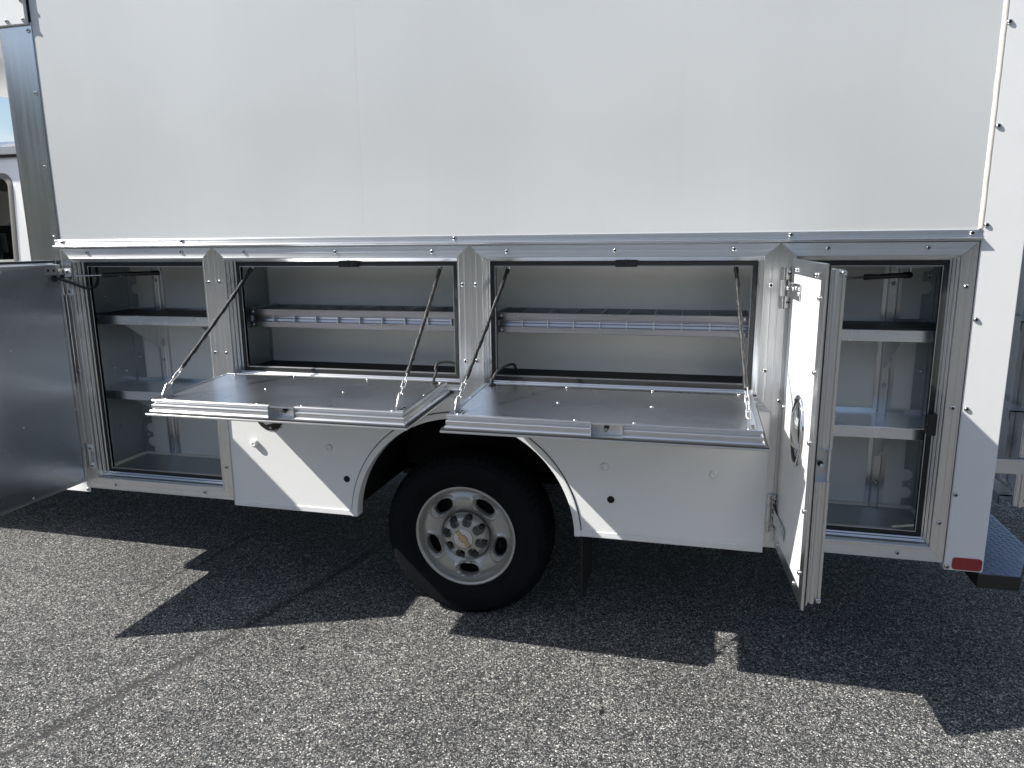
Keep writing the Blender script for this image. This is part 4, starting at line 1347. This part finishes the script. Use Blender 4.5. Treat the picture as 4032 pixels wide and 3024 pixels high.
MB().lathe([(0.0452, -0.0520), (0.0446, -0.0511), (0.0436, -0.0508), (0.0430, -0.0514)], 48).build('emblem_ring', 'black', W)
def bow(s, y, name, m):
    # cross-shaped emblem: slanted long bar with a wider slanted block at its middle
    k = 0.30
    P = [(-0.034, 0.0065), (-0.0105, 0.0065), (-0.0085, 0.0125), (0.0135, 0.0125), (0.0115, 0.0065), (0.0375, 0.0065),
         (0.034, -0.0065), (0.0105, -0.0065), (0.0085, -0.0125), (-0.0135, -0.0125), (-0.0115, -0.0065), (-0.0375, -0.0065)]
    a = math.radians(-50)
    ca, sa = math.cos(a), math.sin(a)
    Q = []
    for x, z in P:
        x, z = x * 1.12, z * 1.15
        x += math.copysign(s, x); z += math.copysign(s, z)
        Q.append((x * ca - z * sa, x * sa + z * ca))
    m_ = MB()
    m_.face([(x, y, z) for x, z in Q])
    m_.grid([[(x, yy, z) for x, z in Q] for yy in (y, y + 0.001)], close_v=True, smooth=False)
    m_.build(name, m, W)
bow(0.0016, 0.0508, 'emblem_outline', 'black')
bow(0.0, 0.0502, 'emblem', 'gold')
MB().tube([(0.150, 0.100, -0.020), (0.158, 0.078, -0.030)], 0.004, 8).build('valve_stem', 'black', W)
# far-side wheel and axle
W2 = empty('wheel', T, (WX, 2.27, WZ))
MB().lathe([(0.05, 0.0), (0.22, 0.0), (0.30, -0.02), (0.355, 0.0), (0.372, 0.04), (0.372, 0.18), (0.34, 0.215), (0.22, 0.21)], 64).build('tyre', 'tyre', W2)
MB().tube([(WX, 0.25, WZ), (WX, 2.1, WZ)], 0.05, 16).build('axle', 'under', T)

# ---------- underside, wheel well, mud flap, exhaust
boxo('body_underside', 'under', T, -0.145, 1.36, 0.03, 2.26, 0.470, 0.498)
boxo('body_underside', 'under', T, 1.3605, 2.3995, 0.62, 1.66, 0.470, 0.498)
boxo('body_underside', 'under', T, 2.40, 3.78, 0.03, 2.26, 0.470, 0.498)
mb = MB()
rows = []
for k in range(33):
    t = math.pi * k / 32
    x, z = AX + 0.515 * math.cos(t), 0.433 + 0.53 * math.sin(t)
    rows.append([(x, y, max(z, 0.46)) for y in (0.012, 0.62)])
mb.grid(rows)
mb.face([(AX - 0.52, 0.62, 0.44), (AX + 0.52, 0.62, 0.44), (AX + 0.52, 0.62, 0.97), (AX - 0.52, 0.62, 0.97)])
mb.build('wheel_well', 'under', T)
boxo('chassis_rail', 'under', T, -2.6, 3.9, 0.70, 0.78, 0.42, 0.466)
boxo('chassis_rail', 'under', T, -2.6, 3.9, 1.52, 1.60, 0.42, 0.466)
boxo('mud_flap', 'under', T, 2.372, 2.380, 0.07, 0.36, 0.13, 0.450)
mb = MB()
mb.tube([(2.96, 0.10, 0.405), (2.96, 0.9, 0.405)], 0.034, 18)
mb.build('exhaust_pipe', 'under', T)

# ---------- rear step bumper
mb = MB()
zt = 0.418
out = [(3.822, 0.050), (3.958, 0.052), (4.088, 0.335), (4.088, 1.98), (3.958, 2.26), (3.822, 2.26)]
mb.face([(x, y, zt) for x, y in out])
mb.grid([[(x, y, z) for x, y in out] for z in (zt, 0.366)], close_v=True, smooth=False)
mb.face([(x, y, 0.366) for x, y in out])
bump = mb.build('step_bumper', 'black', T)
mb = MB()
mb.face([(x + (0.003 if x < 3.9 else -0.002), y, zt + 0.0035) for x, y in out])
mb.grid([[(x + (0.003 if x < 3.9 else -0.002), y, z) for x, y in out] for z in (zt + 0.0035, zt + 0.0004)], close_v=True, smooth=False)
mb.build('tread_plate', 'tread', bump)
def lug(mb_, x, y, ang, z):
    L, Wd, h = 0.0125, 0.0036, 0.0016
    ca, sa = math.cos(ang), math.sin(ang)
    ring = []
    for k in range(8):
        t = 2 * math.pi * k / 8
        a, b = L * math.cos(t), Wd * math.sin(t)
        ring.append((x + a * ca - b * sa, y + a * sa + b * ca, z))
    topr = [(x + (p[0] - x) * 0.55, y + (p[1] - y) * 0.55, z + h) for p in ring]
    mb_.grid([ring, topr], close_v=True); mb_.face(topr, True)
mb = MB()
pitch = 0.0215
for i in range(14):
    for j in range(52):
        x, y = 3.832 + i * pitch, 0.062 + j * pitch
        lim = 3.950 + (y - 0.052) * 0.46 if y < 0.335 else 4.078
        if x > lim: continue
        lug(mb, x, y, math.radians(40 if (i + j) % 2 else -40), zt + 0.0035)
lt = mb.build('tread_lugs', 'tread', bump)
lt['kind'] = 'stuff'

# ---------- folded aluminium step frame at the rear
RS = empty('rear_step_frame', T)
mb = MB(); mb.box(4.058, 4.122, 0.435, 0.462, 0.552, 2.25, bev=0.004); mb.box(4.076, 4.084, 0.428, 0.436, 0.552, 2.25); mb.build('post', 'alu_z', RS)
mb = MB(); mb.box(4.07, 4.12, 1.20, 1.23, 0.545, 2.25, bev=0.004); mb.build('post', 'alu_z', RS)
boxo('cross_bar', 'alu_x', RS, 3.93, 4.135, 0.410, 0.427, 0.694, 0.753, bev=0.002)
boxo('backing_sheet', 'alu_plain', RS, 4.098, 4.104, 0.465, 1.198, 0.60, 2.25)
for y in (0.50, 0.62, 0.80):
    boxo('stiffener', 'alu_z', RS, 4.080, 4.0975, y, y + 0.03, 0.60, 2.25, bev=0.003)
for z in (0.585, 0.935, 1.290):
    mb = MB(); mb.box(4.020, 4.0795, 0.470, 1.195, z - 0.003, z + 0.003); mb.box(4.0175, 4.0205, 0.470, 1.195, z - 0.036, z + 0.003); mb.build('rung', 'alu_y', RS)
for p in ((4.02, 0.79), (4.045, 0.79)):
    inst(SCREW, 'screw', RS, (4.0975, p[0] - 3.40, p[1] - 0.02), (0, 0, -math.pi / 2))
inst(SCREW, 'screw', RS, (4.100, 0.435, 0.580))

# ------------------------------------------------------------------ cab
CAB = empty('cab', T)
YC, YF = 0.20, 2.10
def cab_side(y, name):
    # side sheet with the rear side-window opening, tumblehome above the belt line
    def tum(z): return (0.05 * ((z - 1.45) / 0.6) ** 1.6 if z > 1.45 else 0) * (1 if y < 1 else -1)
    wx0, wx1, wz0, wz1 = -1.45, -0.462, 1.36, 1.965
    outl = []
    def rr(x0, x1, z0, z1, r, n_=8):
        p = []
        for cx_, cz_, a0 in ((x1 - r, z1 - r, 0), (x0 + r, z1 - r, 90), (x0 + r, z0 + r, 180), (x1 - r, z0 + r, 270)):
            for k in range(n_):
                a = math.radians(a0 + 90 * k / (n_ - 1))
                p.append((cx_ + r * math.cos(a), cz_ + r * math.sin(a)))
        return p
    win = rr(wx0, wx1, wz0, wz1, 0.065)
    big = rr(-2.05, -0.155, 0.50, 2.070, 0.012)
    mb_ = MB()
    mb_.grid([[(x, y + tum(z), z) for x, z in big], [(x, y + tum(z), z) for x, z in win]], close_v=True, smooth=False)
    mb_.build(name, 'white_cab', CAB)
    sgn = -1 if y < 1 else 1
    inn_ = rr(wx0 + 0.028, wx1 - 0.028, wz0 + 0.028, wz1 - 0.028, 0.045)
    mb_ = MB()
    mid = rr(wx0 + 0.010, wx1 - 0.010, wz0 + 0.010, wz1 - 0.010, 0.058)
    mb_.grid([[(x, y + tum(z) + sgn * 0.001, z) for x, z in win], [(x, y + tum(z) + sgn * 0.007, z) for x, z in mid], [(x, y + tum(z) + sgn * 0.004, z) for x, z in inn_], [(x, y + tum(z) - sgn * 0.01, z) for x, z in inn_]], close_v=True)
    mb_.build('window_seal', MAT['window_seal'], CAB)
    gl = MB().face([(x, y + tum(z) - sgn * 0.002, z) for x, z in inn_])
    gl.build('window_glass', 'glass', CAB)
MAT['window_seal'] = simple('grey_window_seal', (0.16, 0.155, 0.145), 0.55)
cab_side(YC, 'cab_side')
cab_side(YF, 'cab_side')
mb = MB()
rows = []
for x in (-2.05, -0.158):
    row = []
    for k in range(25):
        s = k / 24
        yy = YC + 0.055 + (YF - YC - 0.11) * s
        row.append((x, yy, 2.082 + 0.10 * (1 - (2 * s - 1) ** 4)))
    rows.append(row)
mb.grid(rows)
mb.build('cab_roof', 'white_cab', CAB)
mb = MB()
mb.box(-2.05, -0.158, YC + 0.020, YC + 0.062, 2.050, 2.084, bev=0.004)
mb.build('roof_gutter', 'white_cab', CAB)
boxo('gutter_shadow_gap', 'rubber', CAB, -2.05, -0.158, YC + 0.0335, YC + 0.040, 2.036, 2.0495)
boxo('roof_gutter', 'white_cab', CAB, -2.05, -0.158, YF - 0.062, YF - 0.020, 2.050, 2.084)
boxo('headliner', 'headliner', CAB, -2.04, -0.20, YC + 0.06, YF - 0.06, 1.985, 2.010)
boxo('door_gap', 'rubber', CAB, -0.3465, -0.3425, YC - 0.0012, YC + 0.01, 0.55, 1.62)
boxo('cab_rear_wall', 'seat', CAB, -0.20, -0.19, YC + 0.06, YF - 0.06, 0.5, 1.98)
boxo('cab_floor', 'under', CAB, -2.05, -0.20, YC + 0.02, YF - 0.02, 0.50, 0.52)
mb = MB()
mb.box(-1.05, -0.62, YC + 0.10, YC + 0.62, 0.9, 1.52, bev=0.05); mb.box(-1.00, -0.78, YC + 0.22, YC + 0.50, 1.54, 1.72, bev=0.04)
mb.build('seat', 'seat', CAB)
mb = MB()
hood = [(-2.05, 2.07), (-2.75, 1.35), (-3.45, 1.18), (-3.55, 1.0), (-3.55, 0.45)] + [(-2.95 - 0.43 * math.cos(math.pi * k / 14), 0.45 + 0.38 * math.sin(math.pi * k / 14)) for k in range(15)] + [(-2.05, 0.45)]
for yy in (YC, YF): mb.face([(x, yy, z) for x, z in hood])
mb.grid([[(x, yy, z) for x, z in hood[1:5]] for yy in (YC, YF)], smooth=False)
for yy in (YC + 0.001, YF - 0.001):
    pass
mb.build('hood', 'white_cab', CAB)
boxo('wheel_house', 'under', CAB, -3.38, -2.52, YC + 0.30, YF - 0.30, 0.40, 0.90)
boxo('door_gap', 'rubber', CAB, -1.622, -1.618, YC - 0.0012, YC + 0.01, 0.55, 1.44)
mb = MB().box(-0.60, -0.44, YC - 0.030, YC - 0.012, 1.215, 1.240, bev=0.006).box(-0.590, -0.560, YC - 0.012, YC + 0.002, 1.218, 1.237).box(-0.480, -0.450, YC - 0.012, YC + 0.002, 1.218, 1.237)
mb.build('door_handle', 'black', CAB)
mb = MB().box(-1.80, -1.70, YC - 0.26, YC - 0.06, 1.36, 1.62, bev=0.02).box(-1.77, -1.73, YC - 0.07, YC + 0.01, 1.42, 1.46)
mb.build('wing_mirror', 'black', CAB)
mb = MB().face([(-2.06, YC + 0.1, 2.05), (-2.06, YF - 0.1, 2.05), (-2.74, YF - 0.05, 1.37), (-2.74, YC + 0.05, 1.37)])
mb.build('windscreen', 'carglass', CAB)
for y in (0.32, 1.86):
    w_ = empty('wheel', T, (-2.95, y, 0.3645))
    MB().lathe([(0.05, 0.08), (0.21, 0.07), (0.225, 0.10), (0.30, 0.12), (0.355, 0.10), (0.372, 0.05), (0.372, -0.05), (0.34, -0.10), (0.22, -0.10)], 48).build('tyre', 'tyre', w_)

# ------------------------------------------------------------------ far things seen through the cab windows
def leaf_tree(name, loc, h, r, label, n_=2600):
    t = empty(name, None, loc)
    tag(t, label, 'tree', 'trees beyond the parking lot')
    m_ = MB()
    m_.tube([(0, 0, 0), (0.05, 0, h * 0.25), (-0.05, 0.05, h * 0.5), (0, 0, h * 0.85)], 0.2, 8, rf=lambda q: 0.22 * (1 - q) + 0.04)
    for k in range(6):
        a = k * 1.05 + random.random()
        z0_ = h * random.uniform(0.3, 0.6)
        m_.tube([(0, 0, z0_), (math.cos(a) * r * 0.4, math.sin(a) * r * 0.4, z0_ + h * 0.12), (math.cos(a) * r * 0.75, math.sin(a) * r * 0.75, z0_ + h * 0.18)], 0.06, 6, rf=lambda q: 0.08 * (1 - q) + 0.015)
    m_.build('trunk', 'bark', t)
    cl = []
    for _ in range(26):
        a, q = random.uniform(0, 6.28), random.random() ** 0.5
        zz = random.uniform(0.18, 1.0)
        rad = r * q * (1.1 - 0.75 * abs(zz - 0.45))
        cl.append(Vector((math.cos(a) * rad, math.sin(a) * rad, h * zz)))
    m_ = MB()
    for _ in range(n_):
        c = random.choice(cl) + Vector((random.gauss(0, 1), random.gauss(0, 1), random.gauss(0, 0.7))) * r * 0.20
        n1 = Vector((random.gauss(0, 1), random.gauss(0, 1), random.gauss(0, 1))).normalized()
        a = n1.orthogonal().normalized() * random.uniform(0.10, 0.2); b = n1.cross(a)
        m_.face([c - a, c + b * 0.6, c + a, c - b * 0.6])
    m_.build('crown', 'leaf', t)
    return t
leaf_tree('tree', (-37.0, 34.0, 0), 5.6, 3.6, 'leafy tree rising behind the teal roofed shed, through the cab window')
leaf_tree('tree', (-44.0, 36.0, 0), 5.9, 3.8, 'leafy tree beyond the shed, farthest ahead of the cab')
leaf_tree('tree', (-30.5, 36.0, 0), 5.4, 3.4, 'leafy tree beyond the shed, nearest the truck body')

sh = empty('shed', None, (-22.5, 19.6, 0))
tag(sh, 'timber shed with a teal roof seen through the cab window', 'shed')
MB().box(-3.2, 3.2, -1.6, 1.6, 0, 2.35).build('wall', 'shedwall', sh)
mb = MB()
mb.face([(-3.5, -1.9, 2.30), (3.5, -1.9, 2.30), (3.5, 0, 2.95), (-3.5, 0, 2.95)]); mb.face([(-3.5, 1.9, 2.30), (3.5, 1.9, 2.30), (3.5, 0, 2.95), (-3.5, 0, 2.95)])
mb.face([(-3.5, -1.9, 2.22), (3.5, -1.9, 2.22), (3.5, -1.9, 2.30), (-3.5, -1.9, 2.30)])
mb.build('roof', 'teal', sh)
boxo('door', 'teal', sh, -0.5, 0.5, -1.63, -1.605, 0, 2.0)

car = empty('parked_car', None, (-9.6, 8.3, 0), (0, 0, math.radians(35)))
tag(car, 'dark blue parked car seen through the cab window', 'car')
prof = [(-2.35, 0.35), (-2.40, 0.75), (-2.30, 1.05), (-1.25, 1.18), (-0.55, 1.86), (0.2, 1.93), (1.75, 1.90), (2.30, 1.15), (2.35, 0.6), (2.30, 0.35)]
mb = MB()
secs = []
for y, k in ((-0.95, 0), (-0.98, 1), (0.98, 1), (0.95, 0)):
    secs.append([(x, y * (0.86 if z > 1.2 else 1.0), z) for x, z in prof])
mb.face(secs[0]); mb.face(secs[-1])
mb.grid([secs[0], secs[-1]], close_v=True, smooth=False)
mb.build('body', 'carpaint', car)
for y in (-1, 1):
    for a in ([(-1.02, 1.24), (-0.50, 1.78), (0.10, 1.82), (0.10, 1.24)], [(0.2, 1.24), (0.2, 1.82), (1.60, 1.80), (1.95, 1.24)]):
        MB().face([(x, y * (0.905 if z < 1.5 else 0.86), z) for x, z in a]).build('window', 'carglass', car)
    for x in (-1.5, 1.45):
        w_ = MB(); w_.lathe([(0.001, 0.10), (0.20, 0.10), (0.22, 0.12), (0.33, 0.10), (0.35, 0.05), (0.35, -0.05), (0.33, -0.10)], 28, c=(x, y * 0.86, 0.35))
        w_.build('car_wheel', 'tyre', car)

# wood at the edge of the lot, mirrored in the bare metal
def tree_belt():
    m_ = MB()
    for _ in range(21000):
        a = math.radians(random.uniform(150, 425))
        k = math.sin(a * 9.0) * 1.3 + math.sin(a * 23.0 + 1) * 0.9
        h = 10.5 + k
        q = random.random()
        R = random.uniform(46, 54) - 2.0 * q
        c = Vector((2.8 + R * math.cos(a), -2.7 + R * math.sin(a), h * q + random.gauss(0, 0.3)))
        n1 = Vector((random.gauss(0, 1), random.gauss(0, 1), random.gauss(0, 0.7))).normalized()
        u = n1.orthogonal().normalized() * random.uniform(0.35, 0.8); w = n1.cross(u)
        m_.face([c - u, c + w * 0.7, c + u, c - w * 0.7])
    o = m_.build('tree_belt', 'leaf', None)
    tag(o, 'dark wood along the edge of the parking lot', kind='stuff')
tree_belt()
